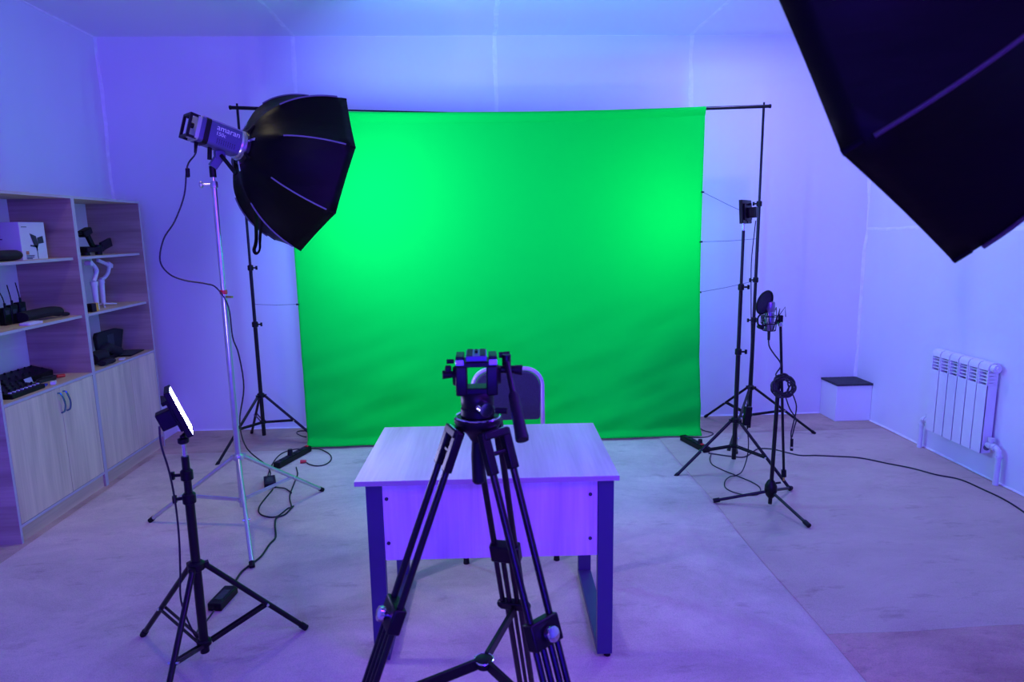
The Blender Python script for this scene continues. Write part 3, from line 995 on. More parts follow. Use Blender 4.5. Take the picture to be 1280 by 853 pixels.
# short stand front left
light_stand('short black light stand in the left foreground under the glowing panel', -1.088, 2.334, 0.374, 30, 0.41, 0.10,
            [(0.06, 0.68, 0.0165), (0.68, 0.84, 0.0135)], M['black_metal'], knobs=((0.68, 0.015), (0.77, 0.0135)), floor=ZF, t_br=0.60, top_pin=0.05, leg_r=0.0105)
# silver stand
ts = light_stand('tall silver light stand that carries the octagonal softbox', -1.372, 3.562, 0.550, -67, 0.407, 0.16,
                 [(0.12, 0.94, 0.0155), (0.94, 1.32, 0.0155), (1.32, 1.90, 0.0125)], M['silver'], floor=ZF, leg_r=0.011, t_br=0.6, double=False, top_pin=0.03)
sc_ = V((-1.372, 3.562, 0))
MB().lathe([(0.017, 0), (0.0195, 0.003), (0.0195, 0.018), (0.017, 0.022)], sc_ + V((0, 0, 1.315)), (0, 0, 1)).build('collar', M['red'], ts)
MB().tube(sc_ + V((0.015, -0.005, 1.30)), sc_ + V((0.05, -0.012, 1.30)), 0.006).build('knob', M['brass'], ts)
kb = MB().tube(sc_ + V((-0.012, 0, 1.882)), sc_ + V((-0.055, -0.01, 1.882)), 0.006)
kb.ball(sc_ + V((-0.06, -0.011, 1.882)), 0.014, sc=(0.8, 1, 1.3))
kb.lathe([(0.015, 0), (0.019, 0.004), (0.019, 0.03), (0.015, 0.036)], sc_ + V((0, 0, 1.864)), (0, 0, 1))
kb.build('clamp_knob', M['silver'], ts)


# ------------------------------------------------------------------ softboxes and lamps
def sb_frame(az, el, spin):
    n = V((math.cos(az) * math.cos(el), math.sin(az) * math.cos(el), math.sin(el)))
    e1 = V((-math.sin(az), math.cos(az), 0))
    e2 = n.cross(e1)
    a = math.cos(spin) * e1 + math.sin(spin) * e2
    b_ = -math.sin(spin) * e1 + math.cos(spin) * e2
    return n, a, b_


def softbox(t, c, az, el, spin, R, depth, r0, diffuser, bulge=0.80, pipe='piping'):
    n, a, b_ = sb_frame(az, el, spin)
    c = V(c)
    back = c - n * depth
    NU, NS = 16, 6
    su, cu = math.sin(bulge * PI / 2), 1 - math.cos(bulge * PI / 2)

    def prof(u):
        return r0 + (R - r0) * math.sin(bulge * PI / 2 * u) / su, depth * (1 - math.cos(bulge * PI / 2 * u)) / cu
    vs, fs = [], []
    dirs = [a * math.cos(k * PI / 4) + b_ * math.sin(k * PI / 4) for k in range(8)]
    for iu in range(NU + 1):
        u = iu / NU
        r, h = prof(u)
        for k in range(8):
            d0, d1 = dirs[k], dirs[(k + 1) % 8]
            for s in range(NS):
                q = s / NS
                d = d0 * (1 - q) + d1 * q
                sag = 1 - 0.09 * math.sin(PI * q) * math.sin(PI * u) - 0.012 * math.sin(PI * q) * u
                wr = 0.004 * noise.noise(d * 9 + V((u * 6, 0, k))) * math.sin(PI * u)
                vs.append(back + n * (h + wr) + d * r * sag)
    W = 8 * NS
    for iu in range(NU):
        for k in range(W):
            p, q = iu * W + k, iu * W + (k + 1) % W
            fs.append((p, q, q + W, p + W))
    o = MB().add(vs, fs).build('fabric', M['nylon'], t, angle=0.9)
    sm = o.modifiers.new('thick', 'SOLIDIFY')
    sm.thickness = 0.003
    sm.offset = -1.0
    # piping on each rib
    for k in range(8):
        pts = []
        for i in range(13):
            u = 0.42 + 0.50 * i / 12
            r, h = prof(u)
            pts.append(back + n * h + dirs[k] * (r + 0.0035))
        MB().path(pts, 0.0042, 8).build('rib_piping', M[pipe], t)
        # rib end pocket at the rim
        MB().path([c - n * 0.03 + dirs[k] * (R - 0.014), c + n * 0.001 + dirs[k] * (R - 0.004)], 0.007, 8).build('corner_pocket', M['nylon'], t)
    # diffuser, recessed behind the rim
    ud = 0.86
    rd, hd_ = prof(ud)
    vs = [back + n * hd_]
    fs = []
    for k in range(8):
        for s in range(NS):
            q = s / NS
            d = dirs[k] * (1 - q) + dirs[(k + 1) % 8] * q
            sag = 1 - 0.09 * math.sin(PI * q) * math.sin(PI * ud) - 0.012 * math.sin(PI * q) * ud
            vs.append(back + n * hd_ + d * (rd * sag - 0.010))
    W = 8 * NS
    for i in range(W):
        fs.append((0, 1 + i, 1 + (i + 1) % W))
    MB().add(vs, fs).build('diffuser', diffuser, t)
    # speed ring
    MB()._lathe([(r0 - 0.02, 0.012), (r0 + 0.012, 0.012), (r0 + 0.016, 0.002), (r0 + 0.012, -0.010), (r0 - 0.015, -0.012), (r0 - 0.02, 0.012)], back, n, 24).build('speed_ring', M['black'], t)
    for k in range(8):
        MB().bar(back + dirs[k] * (r0 + 0.004) - n * 0.012, back + dirs[k] * (r0 + 0.055) + n * 0.004, 0.014, 0.010, n).build('rib_lever', M['chrome'] if k % 2 else M['black'], t)
    # fabric loop that hangs from the lower edge
    return back, n


def lamp(t, back, n, name_text=True, side=-1):
    e = V((n.y, -n.x, 0)).normalized()      # horizontal, points to the camera side
    u = n.cross(e) * -1
    if u.z < 0:
        u = -u
    R = Matrix((e, u, -n)).transposed()
    o = back + n * 0.012

    def P(a, b_, c_):
        return o + e * a + u * b_ - n * c_
    # front ring
    MB().lathe([(0.074, 0.018), (0.079, 0.022), (0.079, 0.032), (0.070, 0.036), (0.070, 0.040), (0.076, 0.042), (0.074, 0.050), (0.066, 0.052)], o, -n, 28).build('mount_ring', M['silver'], t)
    MB().prism(round_rect(0.118, 0.125, 0.018), P(0, 0, 0.050), e, u, -n * 0.202).build('body', M['lamp_grey'], t)
    MB().box(P(0, 0.0655, 0.147), (0.092, 0.008, 0.20), R).build('top_cover', M['lamp_top'], t, bevel=0.003)
    MB().prism(round_rect(0.124, 0.131, 0.02), P(0, 0, 0.208), e, u, -n * 0.024).build('grip_band', M['black'], t)
    MB().prism(round_rect(0.114, 0.121, 0.018), P(0, 0, 0.2525), e, u, -n * 0.018).build('back_panel', M['lamp_top'], t)
    # rear handle frame
    hb = MB()
    for s in (-1, 1):
        for s2 in (-1, 1):
            hb.bar(P(0.046 * s2, 0.054 * s, 0.262), P(0.046 * s2, 0.054 * s, 0.300), 0.012, 0.010, e)
        hb.bar(P(-0.052, 0.054 * s, 0.303), P(0.052, 0.054 * s, 0.303), 0.012, 0.012, u)
        hb.bar(P(0.046 * s, -0.056, 0.303), P(0.046 * s, 0.056, 0.303), 0.013, 0.012, e)
    hb.build('handle', M['black'], t)
    MB().tube(P(0.0, 0.01, 0.27), P(0.0, 0.01, 0.29), 0.014).build('dial', M['black'], t)
    # lettering on the side that looks at the camera
    if name_text:
        for body, size, up_, back_ in (('amaran', 0.040, 0.022, 0.178), ('150c', 0.026, -0.004, 0.178)):
            cu = bpy.data.curves.new('lettering', 'FONT')
            cu.body = body
            cu.size = size
            cu.extrude = 0.0004
            cu.align_x = 'LEFT'
            cu.materials.append(M['white_print'])
            tmp = bpy.data.objects.new('lettering', cu)
            COL.objects.link(tmp)
            bpy.context.view_layer.update()
            me = bpy.data.meshes.new_from_object(tmp.evaluated_get(bpy.context.evaluated_depsgraph_get()))
            bpy.data.objects.remove(tmp)
            ob = bpy.data.objects.new('lettering', me)
            COL.objects.link(ob)
            # text runs from the back of the lamp to its front on side e
            X, Y, Z = n.copy(), u.copy(), e.copy()
            if X.cross(Y).dot(Z) < 0:
                X = -X
            mm = Matrix((X, Y, Z)).transposed().to_4x4()
            mm.translation = P(0.0598, up_, back_)
            wl = world_of(t).inverted() @ mm
            ob.parent = t
            ob.matrix_local = wl
        g = MB()
        for i in range(9):
            for j in range(5):
                g.box(P(0.0592, -0.020 - j * 0.006, 0.165 - i * 0.011), (0.0006, 0.0026, 0.005), R)
        g.build('vent_slots', M['black'], t)
    return P, e, u


S1C = (-0.968, 3.907, 1.968)
t = thing('softbox', 'black octagonal softbox with grey piping on the silver stand', 'softbox', S1C, 'octagonal softboxes')
back, n1 = softbox(t, S1C, R_(42.06), R_(-16.98), R_(-57.5), 0.468, 0.385, 0.080, M['soft1'])
MB().path(smooth([back + n1 * 0.10 + V((-0.02, -0.1, -0.27)), V((-1.300, 3.93, 1.60)), V((-1.318, 3.93, 1.535)), V((-1.305, 3.93, 1.515)),
                  V((-1.285, 3.93, 1.54)), V((-1.278, 3.93, 1.61)), back + n1 * 0.12 + V((0.0, -0.1, -0.28))], 6), 0.006, 8, flat=(0.010, 0.003)).build('carry_loop', M['nylon'], t)
t = thing('studio_lamp', 'grey studio lamp lettered on its side, mounted behind the left softbox', 'studio lamp', (-1.372, 3.562, 1.93))
P, e, u = lamp(t, back, n1)
# yoke and tilt handle
yk = P(0, -0.0625, 0.125)
y_ = MB().bar(yk, yk + V((0, 0, -0.045)), 0.05, 0.035, e)
y_.build('tilt_bracket', M['lamp_grey'], t, bevel=0.004)
top = V((-1.372, 3.562, 1.925))
MB().tube(top + V((0, 0, -0.005)), top + V((0, 0, 0.05)), 0.0165).build('spigot', M['black'], t)
MB().bar(top + V((0, 0, 0.045)), yk + V((0, 0, -0.03)), 0.042, 0.034, e).build('swivel', M['lamp_grey'], t, bevel=0.004)
MB().tube(yk + e * 0.02 + V((0, 0, -0.025)), yk + e * 0.05 + V((0.055, 0, -0.12)), 0.010, 0.011, 12).build('tilt_lever', M['black'], t)
MB().tube(yk - e * 0.01 - n1 * 0.045 + V((0, 0, 0.0)), yk - n1 * 0.045 + V((-0.01, 0, -0.06)), 0.011).build('lock_knob', M['black'], t)

# near softbox; its lamp and stand are outside the frame on the right
S2C = (0.832, 1.34, 1.987)
t = thing('softbox', 'big dark softbox cut off by the upper right corner of the photo', 'softbox', S2C, 'octagonal softboxes')
back2, n2 = softbox(t, S2C, math.atan2(0.77, -0.532), math.asin(-0.352), R_(10.5), 0.462, 0.36, 0.078, M['soft2'], pipe='piping_shaded')
lm = MB().prism(round_rect(0.118, 0.125, 0.018), back2 - n2 * 0.05, V((n2.y, -n2.x, 0)).normalized(), n2.cross(V((n2.y, -n2.x, 0)).normalized()), -n2 * 0.25)
lm.build('lamp_head', M['lamp_grey'], t, bevel=0.003)
pb = back2 - n2 * 0.17
sp = MB().tube((pb.x, pb.y, 0.10), (pb.x, pb.y, pb.z - 0.05), 0.0145)
sp.build('stand_pole', M['silver'], t)
for k in range(3):
    a = R_(30 + 120 * k)
    MB().tube((pb.x, pb.y, 0.42), (pb.x + 0.42 * math.cos(a), pb.y + 0.42 * math.sin(a), 0.022), 0.011).build('stand_leg', M['silver'], t)


# ------------------------------------------------------------------ LED panels
def led_panel(label, c, az, el, w_, h_, face, base_z, cx, cy, roll_=0.0, box=True, rim=0.010):
    n = V((math.cos(az) * math.cos(el), math.sin(az) * math.cos(el), math.sin(el)))
    e = V((-math.sin(az), math.cos(az), 0))
    u = n.cross(e)
    e, u = e * math.cos(roll_) + u * math.sin(roll_), u * math.cos(roll_) - e * math.sin(roll_)
    R = Matrix((e, u, n)).transposed()
    c = V(c)
    t = thing('led_panel', label, 'led panel light', (cx, cy, base_z), 'small led panels')
    MB().box(c - n * 0.009, (w_, h_, 0.018), R).build('housing', M['black'], t, bevel=0.003)
    a_, b2 = e * (w_ - rim) / 2, u * (h_ - rim) / 2
    f_ = c + n * 0.0006
    MB().add([f_ - a_ - b2, f_ + a_ - b2, f_ + a_ + b2, f_ - a_ + b2], [(0, 1, 2, 3)]).build('light_face', face, t)
    bz = MB()
    for sg in (-1, 1):
        bz.box(c + n * 0.001 + e * sg * (w_ / 2 - rim / 4), (rim / 2, h_, 0.004), R)
        bz.box(c + n * 0.001 + u * sg * (h_ / 2 - rim / 4), (w_, rim / 2, 0.004), R)
    bz.build('bezel', M['black'], t)
    MB().box(c - n * 0.022, (w_ * 0.78, h_ * 0.7, 0.01), R).build('back_cover', M['black'], t, bevel=0.003)
    if box:
        MB().box(c - n * 0.052 - u * 0.008, (0.055, 0.065, 0.055), R).build('battery_pack', M['black'], t, bevel=0.004)
        MB().tube(c - n * 0.02 + u * 0.045, c - n * 0.045 + u * 0.045, 0.007).build('dial', M['rubber'], t)
    top_ = V((cx, cy, base_z))
    MB().lathe([(0.015, 0), (0.019, 0.004), (0.019, 0.018), (0.010, 0.022), (0.010, 0.03)], top_, (0, 0, 1), 16).build('ball_head', M['black'], t)
    bt = c - n * 0.016 - u * (h_ / 2 - 0.004)
    MB().path([top_ + V((0, 0, 0.026)), (top_ + V((0, 0, 0.03)) + bt) / 2, bt], 0.008, 10).build('mount_neck', M['black'], t)
    return n, e, u


led_panel('glowing white and blue led panel on the short stand in the left foreground', (-1.094, 2.35, 1.008), R_(24), R_(20), 0.130, 0.180, M['led1'], 0.889, -1.088, 2.334)
led_panel('dark led panel seen from behind on the stand right of the green cloth', (1.655, 4.14, 1.715), R_(140), R_(-4), 0.175, 0.145, M['led2'], 1.605 + 0.05, 1.647, 4.12)


# ------------------------------------------------------------------ desk
DC, DR = V((0.0106, 2.5802, 0)), -0.0234
DW, DD = 0.9533, 0.657


def D(a, b_, z):
    c, s = math.cos(DR), math.sin(DR)
    return V((DC.x + c * a - s * b_, DC.y + s * a + c * b_, z))


def dbox(bm, x0, x1, y0, y1, z0, z1):
    R = Matrix.Rotation(DR, 3, 'Z')
    bm.box(D((x0 + x1) / 2, (y0 + y1) / 2, (z0 + z1) / 2), (x1 - x0, y1 - y0, z1 - z0), R)
    return bm


t = thing('desk', 'small pale oak desk with dark steel loop legs and modesty panel', 'desk', (DC.x, DC.y, ZF), rz=DR)
dbox(MB(), -DW / 2, DW / 2, -DD / 2, DD / 2, 0.731, 0.750).build('desk_top', M['wood_desk'], t, bevel=0.001)
o = dbox(MB(), -DW / 2, DW / 2, -DD / 2 - 0.001, -DD / 2, 0.7315, 0.7495)
o.build('edge_band', M['desk_edge'], t)
lw = 0.058
for sx in (-1, 1):
    xa, xb_ = (-DW / 2 + 0.035, -DW / 2 + 0.035 + lw) if sx < 0 else (DW / 2 - 0.016 - lw, DW / 2 - 0.016)
    f0, f1 = -DD / 2 + 0.018, DD / 2 - 0.03
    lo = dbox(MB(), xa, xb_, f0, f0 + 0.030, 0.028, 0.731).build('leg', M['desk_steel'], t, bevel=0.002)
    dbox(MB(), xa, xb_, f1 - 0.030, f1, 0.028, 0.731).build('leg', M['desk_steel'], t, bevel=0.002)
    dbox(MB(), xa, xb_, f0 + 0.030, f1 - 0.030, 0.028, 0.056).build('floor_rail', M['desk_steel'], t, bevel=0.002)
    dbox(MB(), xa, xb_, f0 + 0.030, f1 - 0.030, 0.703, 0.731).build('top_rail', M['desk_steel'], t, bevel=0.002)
    for yy in (f0 + 0.015, f1 - 0.015):
        MB().tube(D((xa + xb_) / 2 + sx * 0.012, yy, ZF), D((xa + xb_) / 2 + sx * 0.012, yy, 0.029), 0.013).build('levelling_foot', M['rubber'], t)
pn = dbox(MB(), -DW / 2 + 0.035 + lw + 0.001, DW / 2 - 0.016 - lw - 0.001, -DD / 2 + 0.024, -DD / 2 + 0.040, 0.432, 0.7305).build('modesty_panel', M['wood_panel'], t, bevel=0.001)
for a, z in ((-0.368, 0.672), (-0.368, 0.500), (0.375, 0.672), (0.375, 0.500)):
    MB().tube(D(a, -DD / 2 + 0.0215, z), D(a, -DD / 2 + 0.026, z), 0.007, n=14).build('screw_cap', M['grey_dark'], pn)


# ------------------------------------------------------------------ chair behind the desk
t = thing('office_chair', 'grey framed visitor chair with dark blue cloth back behind the desk', 'chair', (0.115, 3.25, ZF))
cx, yb = 0.125, 3.452


def chair_arc():
    pts = []
    w2, zt, rr = 0.187, 0.893, 0.095
    pts.append((cx - w2 - 0.004, yb - 0.04, 0.44))
    pts.append((cx - w2, yb - 0.012, 0.58))
    pts.append((cx - w2, yb, zt - rr))
    for i in range(1, 8):
        a = PI - PI / 2 * i / 8
        pts.append((cx - w2 + rr + rr * math.cos(a), yb + 0.004, zt - rr + rr * math.sin(a)))
    pts.append((cx - w2 + rr, yb + 0.004, zt))
    pts.append((cx + w2 - rr, yb + 0.004, zt))
    for i in range(1, 8):
        a = PI / 2 - PI / 2 * i / 8
        pts.append((cx + w2 - rr + rr * math.cos(a), yb + 0.004, zt - rr + rr * math.sin(a)))
    pts.append((cx + w2, yb, zt - rr))
    pts.append((cx + w2, yb - 0.012, 0.58))
    pts.append((cx + w2 + 0.004, yb - 0.04, 0.44))
    return pts


MB().path(chair_arc(), 0.0125, 12).build('back_frame', M['chair_frame'], t)
poly = []
w2, z0_, z1_, rr = 0.174, 0.612, 0.879, 0.085
poly += [(-w2 + 0.012, z0_), (w2 - 0.012, z0_), (w2, z0_ + 0.012)]
for i in range(9):
    a = PI / 2 * i / 8
    poly.append((w2 - rr + rr * math.cos(a), z1_ - rr + rr * math.sin(a)))
for i in range(9):
    a = PI / 2 + PI / 2 * i / 8
    poly.append((-w2 + rr + rr * math.cos(a), z1_ - rr + rr * math.sin(a)))
poly.append((-w2, z0_ + 0.012))
MB().prism(poly, (cx, yb - 0.016, 0), (1, 0, 0), (0, 0, 1), (0, 0.034, 0)).build('backrest', M['chair_cloth'], t, bevel=0.010)
MB().prism(round_rect(0.43, 0.41, 0.06), (cx - 0.01, 3.24, 0.425), (1, 0, 0), (0, 1, 0), (0, 0, 0.05)).build('seat', M['chair_cloth'], t, bevel=0.014)
for sx in (-1, 1):
    xs = cx - 0.01 + sx * 0.205
    MB().path(smooth([(xs, 3.40, 0.41), (xs, 3.15, 0.412), (xs + sx * 0.002, 3.06, 0.40), (xs + sx * 0.01, 3.035, 0.34), (xs + sx * 0.018, 3.02, 0.03)], 6), 0.011, 12).build('leg', M['chair_frame'], t)
    MB().path(smooth([(cx + sx * 0.189, yb - 0.04, 0.445), (xs, 3.40, 0.40), (xs + sx * 0.008, 3.45, 0.22), (xs + sx * 0.012, 3.50, 0.03)], 6), 0.011, 12).build('leg', M['chair_frame'], t)
    for px_, py_ in ((xs + sx * 0.018, 3.02), (xs + sx * 0.012, 3.50)):
        MB().tube((px_, py_, ZF), (px_, py_, 0.045), 0.015, 0.013).build('rubber_foot', M['rubber'], t)
MB().tube((cx - 0.215, 3.10, 0.412), (cx + 0.195, 3.10, 0.412), 0.010).build('cross_tube', M['chair_frame'], t)
MB().tube((cx - 0.215, 3.36, 0.412), (cx + 0.195, 3.36, 0.412), 0.010).build('cross_tube', M['chair_frame'], t)


# ------------------------------------------------------------------ video tripod in the foreground
TX, TY, ZA = -0.016, 1.432, 1.187
t = thing('video_tripod', 'black twin-tube video tripod with fluid head in front of the desk', 'tripod', (TX, TY, ZF))
TC = V((TX, TY, 0))
angs = [200.0, 308.7, 72.3]
rads = [0.50, 0.482, 0.482]
hubz = 0.609
joints = []
for k, ad in enumerate(angs):
    a = R_(ad)
    u_ = V((math.cos(a), math.sin(a), 0))
    s_ = V((-math.sin(a), math.cos(a), 0))
    A = TC + u_ * 0.058 + V((0, 0, ZA))
    B = TC + u_ * rads[k] + V((0, 0, ZF + 0.03))
    d = (B - A).normalized()
    nrm = d.cross(s_).normalized()

    def Lp(q, off=0.0, dep=0.0):
        return A + (B - A) * q + s_ * off + nrm * dep
    leg = MB()
    h1 = 0.029
    for e_ in (-1, 1):
        leg.path([Lp(0.02, h1 * e_), Lp(0.350, h1 * 0.97 * e_)], 0.0080, 12)
    lo = leg.build('leg', M['black_metal'], t)
    # shoulder yoke
    yk = MB()
    yk.bar(A + s_ * -0.034 - d * 0.005, A + s_ * 0.034 - d * 0.005, 0.026, 0.018, d)
    for e_ in (-1, 1):
        yk.bar(Lp(-0.01, h1 * e_), Lp(0.065, h1 * e_), 0.020, 0.022, s_)
    yk.bar(Lp(0.030, -h1), Lp(0.030, h1), 0.010, 0.010, d)
    yk.build('shoulder', M['black'], lo, bevel=0.003)
    MB().tube(A - s_ * 0.026 + V((0, 0, 0.008)), A + s_ * 0.026 + V((0, 0, 0.008)), 0.008).build('hinge_pin', M['chrome'], lo)
    # middle stage: lock block and three inner tubes
    lk = MB()
    lk.bar(Lp(0.325), Lp(0.372), 0.080, 0.030, nrm)
    lk.build('lock_block', M['black'], lo, bevel=0.004)
    MB().lathe([(0.010, 0.012), (0.010, 0.018), (0.016, 0.020), (0.017, 0.026), (0.016, 0.034), (0.010, 0.037)], Lp(0.350), nrm * (-1 if nrm.dot(u_) < 0 else 1), 18).build('lock_knob', M['chrome'], lo)
    st = MB()
    for off in (-0.031, -0.011, 0.011, 0.031):
        st.path([Lp(0.365, off), Lp(0.52, off)], 0.0072, 10)
    st.build('middle_stage', M['black_metal'], lo)
    cp = MB()
    cp.bar(Lp(0.508), Lp(0.530), 0.078, 0.022, nrm)
    for e_ in (-1, 1):
        cp.ball(Lp(0.520, 0.036 * e_), 0.013)
    cp.build('stage_clamp', M['black'], lo, bevel=0.003)
    st = MB()
    for off in (-0.019, 0.019):
        st.path([Lp(0.525, off), Lp(0.97, off)], 0.0085, 10)
    st.path([Lp(0.525, 0), Lp(0.97, 0)], 0.0055, 10)
    st.build('lower_stage', M['black_metal'], lo)
    ft = MB().ball(Lp(0.985), 0.024, sc=(1, 1, 0.8))
    ft.build('rubber_foot', M['rubber'], lo)
    J = Lp(0.535, 0, 0)
    joints.append((J, u_, s_))
hub = TC + V((0.0, 0, hubz))
for (J, u_, s_) in joints:
    J2 = J.copy()
    ar = MB().bar(hub + u_ * 0.018, J2, 0.010, 0.027, V((0, 0, 1)))
    ar.build('spreader_arm', M['black'], t, bevel=0.002)
MB().lathe([(0.018, 0), (0.022, 0.004), (0.022, 0.020), (0.012, 0.024)], hub - V((0, 0, 0.012)), (0, 0, 1), 20).build('spreader_hub', M['black'], t)
MB().path([hub + V((0.0225 * math.cos(i * PI / 12), 0.0225 * math.sin(i * PI / 12), 0.008)) for i in range(24)], 0.002, 8, closed=True).build('hub_ring', M['chrome'], t)
# bowl
MB().lathe([(0.016, -0.04), (0.022, -0.03), (0.030, -0.018), (0.046, -0.008), (0.053, 0.004), (0.053, 0.014), (0.048, 0.018)], TC + V((0, 0, ZA + 0.016)), (0, 0, 1), 28).build('bowl', M['black'], t)
MB().path([TC + V((0.050 * math.cos(i * PI / 16), 0.050 * math.sin(i * PI / 16), ZA + 0.034)) for i in range(32)], 0.0022, 8, closed=True).build('bowl_ring', M['chrome'], t)
MB().lathe([(0.010, -0.125), (0.0145, -0.12), (0.0155, -0.06), (0.013, -0.02), (0.013, 0.0)], TC + V((-0.002, 0.0, ZA)), (0, 0, 1), 16).build('bowl_clamp_handle', M['rubber'], t)
# fluid head
MB().lathe([(0.034, 0), (0.038, 0.004), (0.038, 0.020), (0.035, 0.024), (0.037, 0.028), (0.037, 0.050), (0.032, 0.058)], TC + V((0, 0, ZA + 0.033)), (0, 0, 1), 28).build('pan_base', M['black'], t)
MB().tube(TC + V((0.012, -0.036, ZA + 0.062)), TC + V((0.020, -0.058, ZA + 0.062)), 0.017, 0.015, 20).build('bubble_level', M['chrome'], t)
MB().tube(TC + V((0.040, -0.01, ZA + 0.048)), TC + V((0.066, -0.016, ZA + 0.048)), 0.007).build('pan_lock', M['rubber'], t)
ZH = ZA + 0.091
yk = MB()
yk.box(TC + V((0, 0, ZH + 0.003)), (0.070, 0.05, 0.018))
for e_ in (-1, 1):
    yk.prism([(-0.026, -0.005), (0.026, -0.005), (0.030, 0.030), (0.024, 0.062), (-0.024, 0.062), (-0.030, 0.030)],
             TC + V((e_ * 0.0335 - 0.0125, 0, ZH)), (0, 1, 0), (0, 0, 1), (0.025, 0, 0))
yk.build('tilt_yoke', M['black'], t, bevel=0.003)
for e_ in (-1, 1):
    MB().tube(TC + V((e_ * 0.045, 0, ZH + 0.036)), TC + V((e_ * 0.053, 0, ZH + 0.036)), 0.024, 0.020, 20).build('tilt_drum', M['black'], t)
MB().tube(TC + V((-0.052, -0.002, ZH + 0.040)), TC + V((-0.076, -0.004, ZH + 0.040)), 0.0075, 0.010, 12).build('tilt_lock', M['rubber'], t)
MB().box(TC + V((-0.062, -0.018, ZH + 0.056)), (0.014, 0.016, 0.014)).build('tilt_knob', M['rubber'], t, bevel=0.003)
pl = MB().box(TC + V((0, -0.002, ZH + 0.066)), (0.086, 0.060, 0.012))
pl.box(TC + V((-0.036, -0.002, ZH + 0.078)), (0.018, 0.062, 0.014))
pl.box(TC + V((0.036, -0.002, ZH + 0.078)), (0.018, 0.062, 0.014))
pl.build('plate_clamp', M['black'], t, bevel=0.002)
qp = MB().box(TC + V((0, -0.004, ZH + 0.082)), (0.046, 0.085, 0.012)).build('quick_release_plate', M['lamp_grey'], t, bevel=0.002)
for e_ in (-1, 1):
    MB().box(TC + V((e_ * 0.014, -0.004, ZH + 0.0885)), (0.012, 0.080, 0.002)).build('rubber_pad', M['rubber'], qp)
MB().tube(TC + V((0, -0.008, ZH + 0.087)), TC + V((0, -0.008, ZH + 0.094)), 0.004).build('camera_screw', M['black'], qp)
MB().tube(TC + V((0, 0.018, ZH + 0.087)), TC + V((0, 0.018, ZH + 0.092)), 0.003).build('camera_screw', M['black'], qp)
for e_ in (-1, 1):
    MB().box(TC + V((e_ * 0.036, -0.034, ZH + 0.072)), (0.018, 0.004, 0.012)).build('clamp_end', M['silver'], t, bevel=0.001)
MB().tube(TC + V((0.050, 0.004, ZH + 0.080)), TC + V((0.074, 0.004, ZH + 0.080)), 0.0065, 0.008, 12).build('plate_lock', M['rubber'], t)
MB().tube(TC + V((-0.050, 0.004, ZH + 0.068)), TC + V((-0.066, 0.004, ZH + 0.068)), 0.005).build('plate_lock', M['rubber'], t)
# pan handle pointing to the camera and down to the right
MB().tube(TC + V((0.048, 0, ZH + 0.048)), TC + V((0.086, -0.004, ZH + 0.048)), 0.009, 0.009).build('handle_rosette', M['black'], t)
MB().tube(TC + V((0.084, -0.004, ZH + 0.048)), TC + V((0.100, -0.004, ZH + 0.046)), 0.010, 0.012, 14).build('rosette_knob', M['rubber'], t)
h0 = V((0.050, 1.420, 1.350))
h1_ = V((0.071, 1.310, 1.232))
ph = MB().tube(h0 + (h0 - h1_) * 0.02, h0 + (h1_ - h0) * 0.60, 0.0065, n=14)
ph.tube(h0 + V((0, 0, -0.012)), h0 + V((0, 0, 0.012)), 0.010, n=14)
ph = ph.build('pan_handle', M['black_metal'], t)
dd = (h1_ - h0)
MB().loft([(h0 + dd * 0.52, 0.009), (h0 + dd * 0.56, 0.0115), (h0 + dd * 1.05, 0.0130), (h0 + dd * 1.16, 0.0145), (h0 + dd * 1.20, 0.0135)], 18).build('grip', M['rubber'], ph)


# ------------------------------------------------------------------ microphone stand
MX, MY = 1.658, 3.577
t = thing('microphone_stand', 'black microphone stand with upright boom and three rubber-tipped feet', 'microphone stand', (MX, MY, 0.003))
MB().tube((MX, MY, 0.02), (MX + 0.012, MY, 0.745), 0.0115, n=16).build('pole', M['black_metal'], t)
MB().lathe([(0.014, -0.055), (0.026, -0.04), (0.036, -0.01), (0.034, 0.02), (0.022, 0.045), (0.014, 0.055)], (MX, MY, 0.112), (0, 0, 1), 20).build('hub', M['black'], t)
MB().tube((MX + 0.02, MY, 0.145), (MX + 0.055, MY - 0.004, 0.150), 0.006).build('hub_knob', M['rubber'], t)
for px_, py_ in ((1.353, 3.647), (1.742, 3.286), (1.885, 3.797)):
    q = V((px_, py_, 0.020))
    c0 = V((MX, MY, 0.10))
    d = (q - c0).normalized()
    lg = MB().tube(c0 + d * 0.02, q, 0.0088, n=12).build('leg', M['black_metal'], t)
    MB().tube(q - d * 0.03, q + d * 0.008, 0.0135, n=12).build('rubber_foot', M['rubber'], lg)
MB().lathe([(0.014, 0), (0.019, 0.006), (0.019, 0.05), (0.014, 0.058)], (MX + 0.012, MY, 0.715), (0, 0, 1), 16).build('clutch', M['rubber'], t)
MB().tube((MX + 0.010, MY - 0.02, 0.765), (MX + 0.028, MY + 0.02, 0.765), 0.019, n=18).build('boom_clamp', M['rubber'], t)
MB().tube((1.652, MY - 0.026, 1.085), (1.718, MY - 0.026, 0.215), 0.0075, n=12).build('boom', M['black_metal'], t)
MB().tube((1.7165, MY - 0.026, 0.235), (1.7195, MY - 0.026, 0.195), 0.014, n=12).build('boom_end', M['rubber'], t)
MB().tube((1.7195, MY - 0.026, 0.195), (1.7205, MY - 0.026, 0.170), 0.005, n=10).build('thread_tip', M['brass'], t)
MB().lathe([(0.010, 0), (0.014, 0.004), (0.014, 0.022), (0.008, 0.03)], (1.652, MY - 0.026, 1.075), (0, 0, 1), 14).build('thread_adapter', M['chrome'], t)

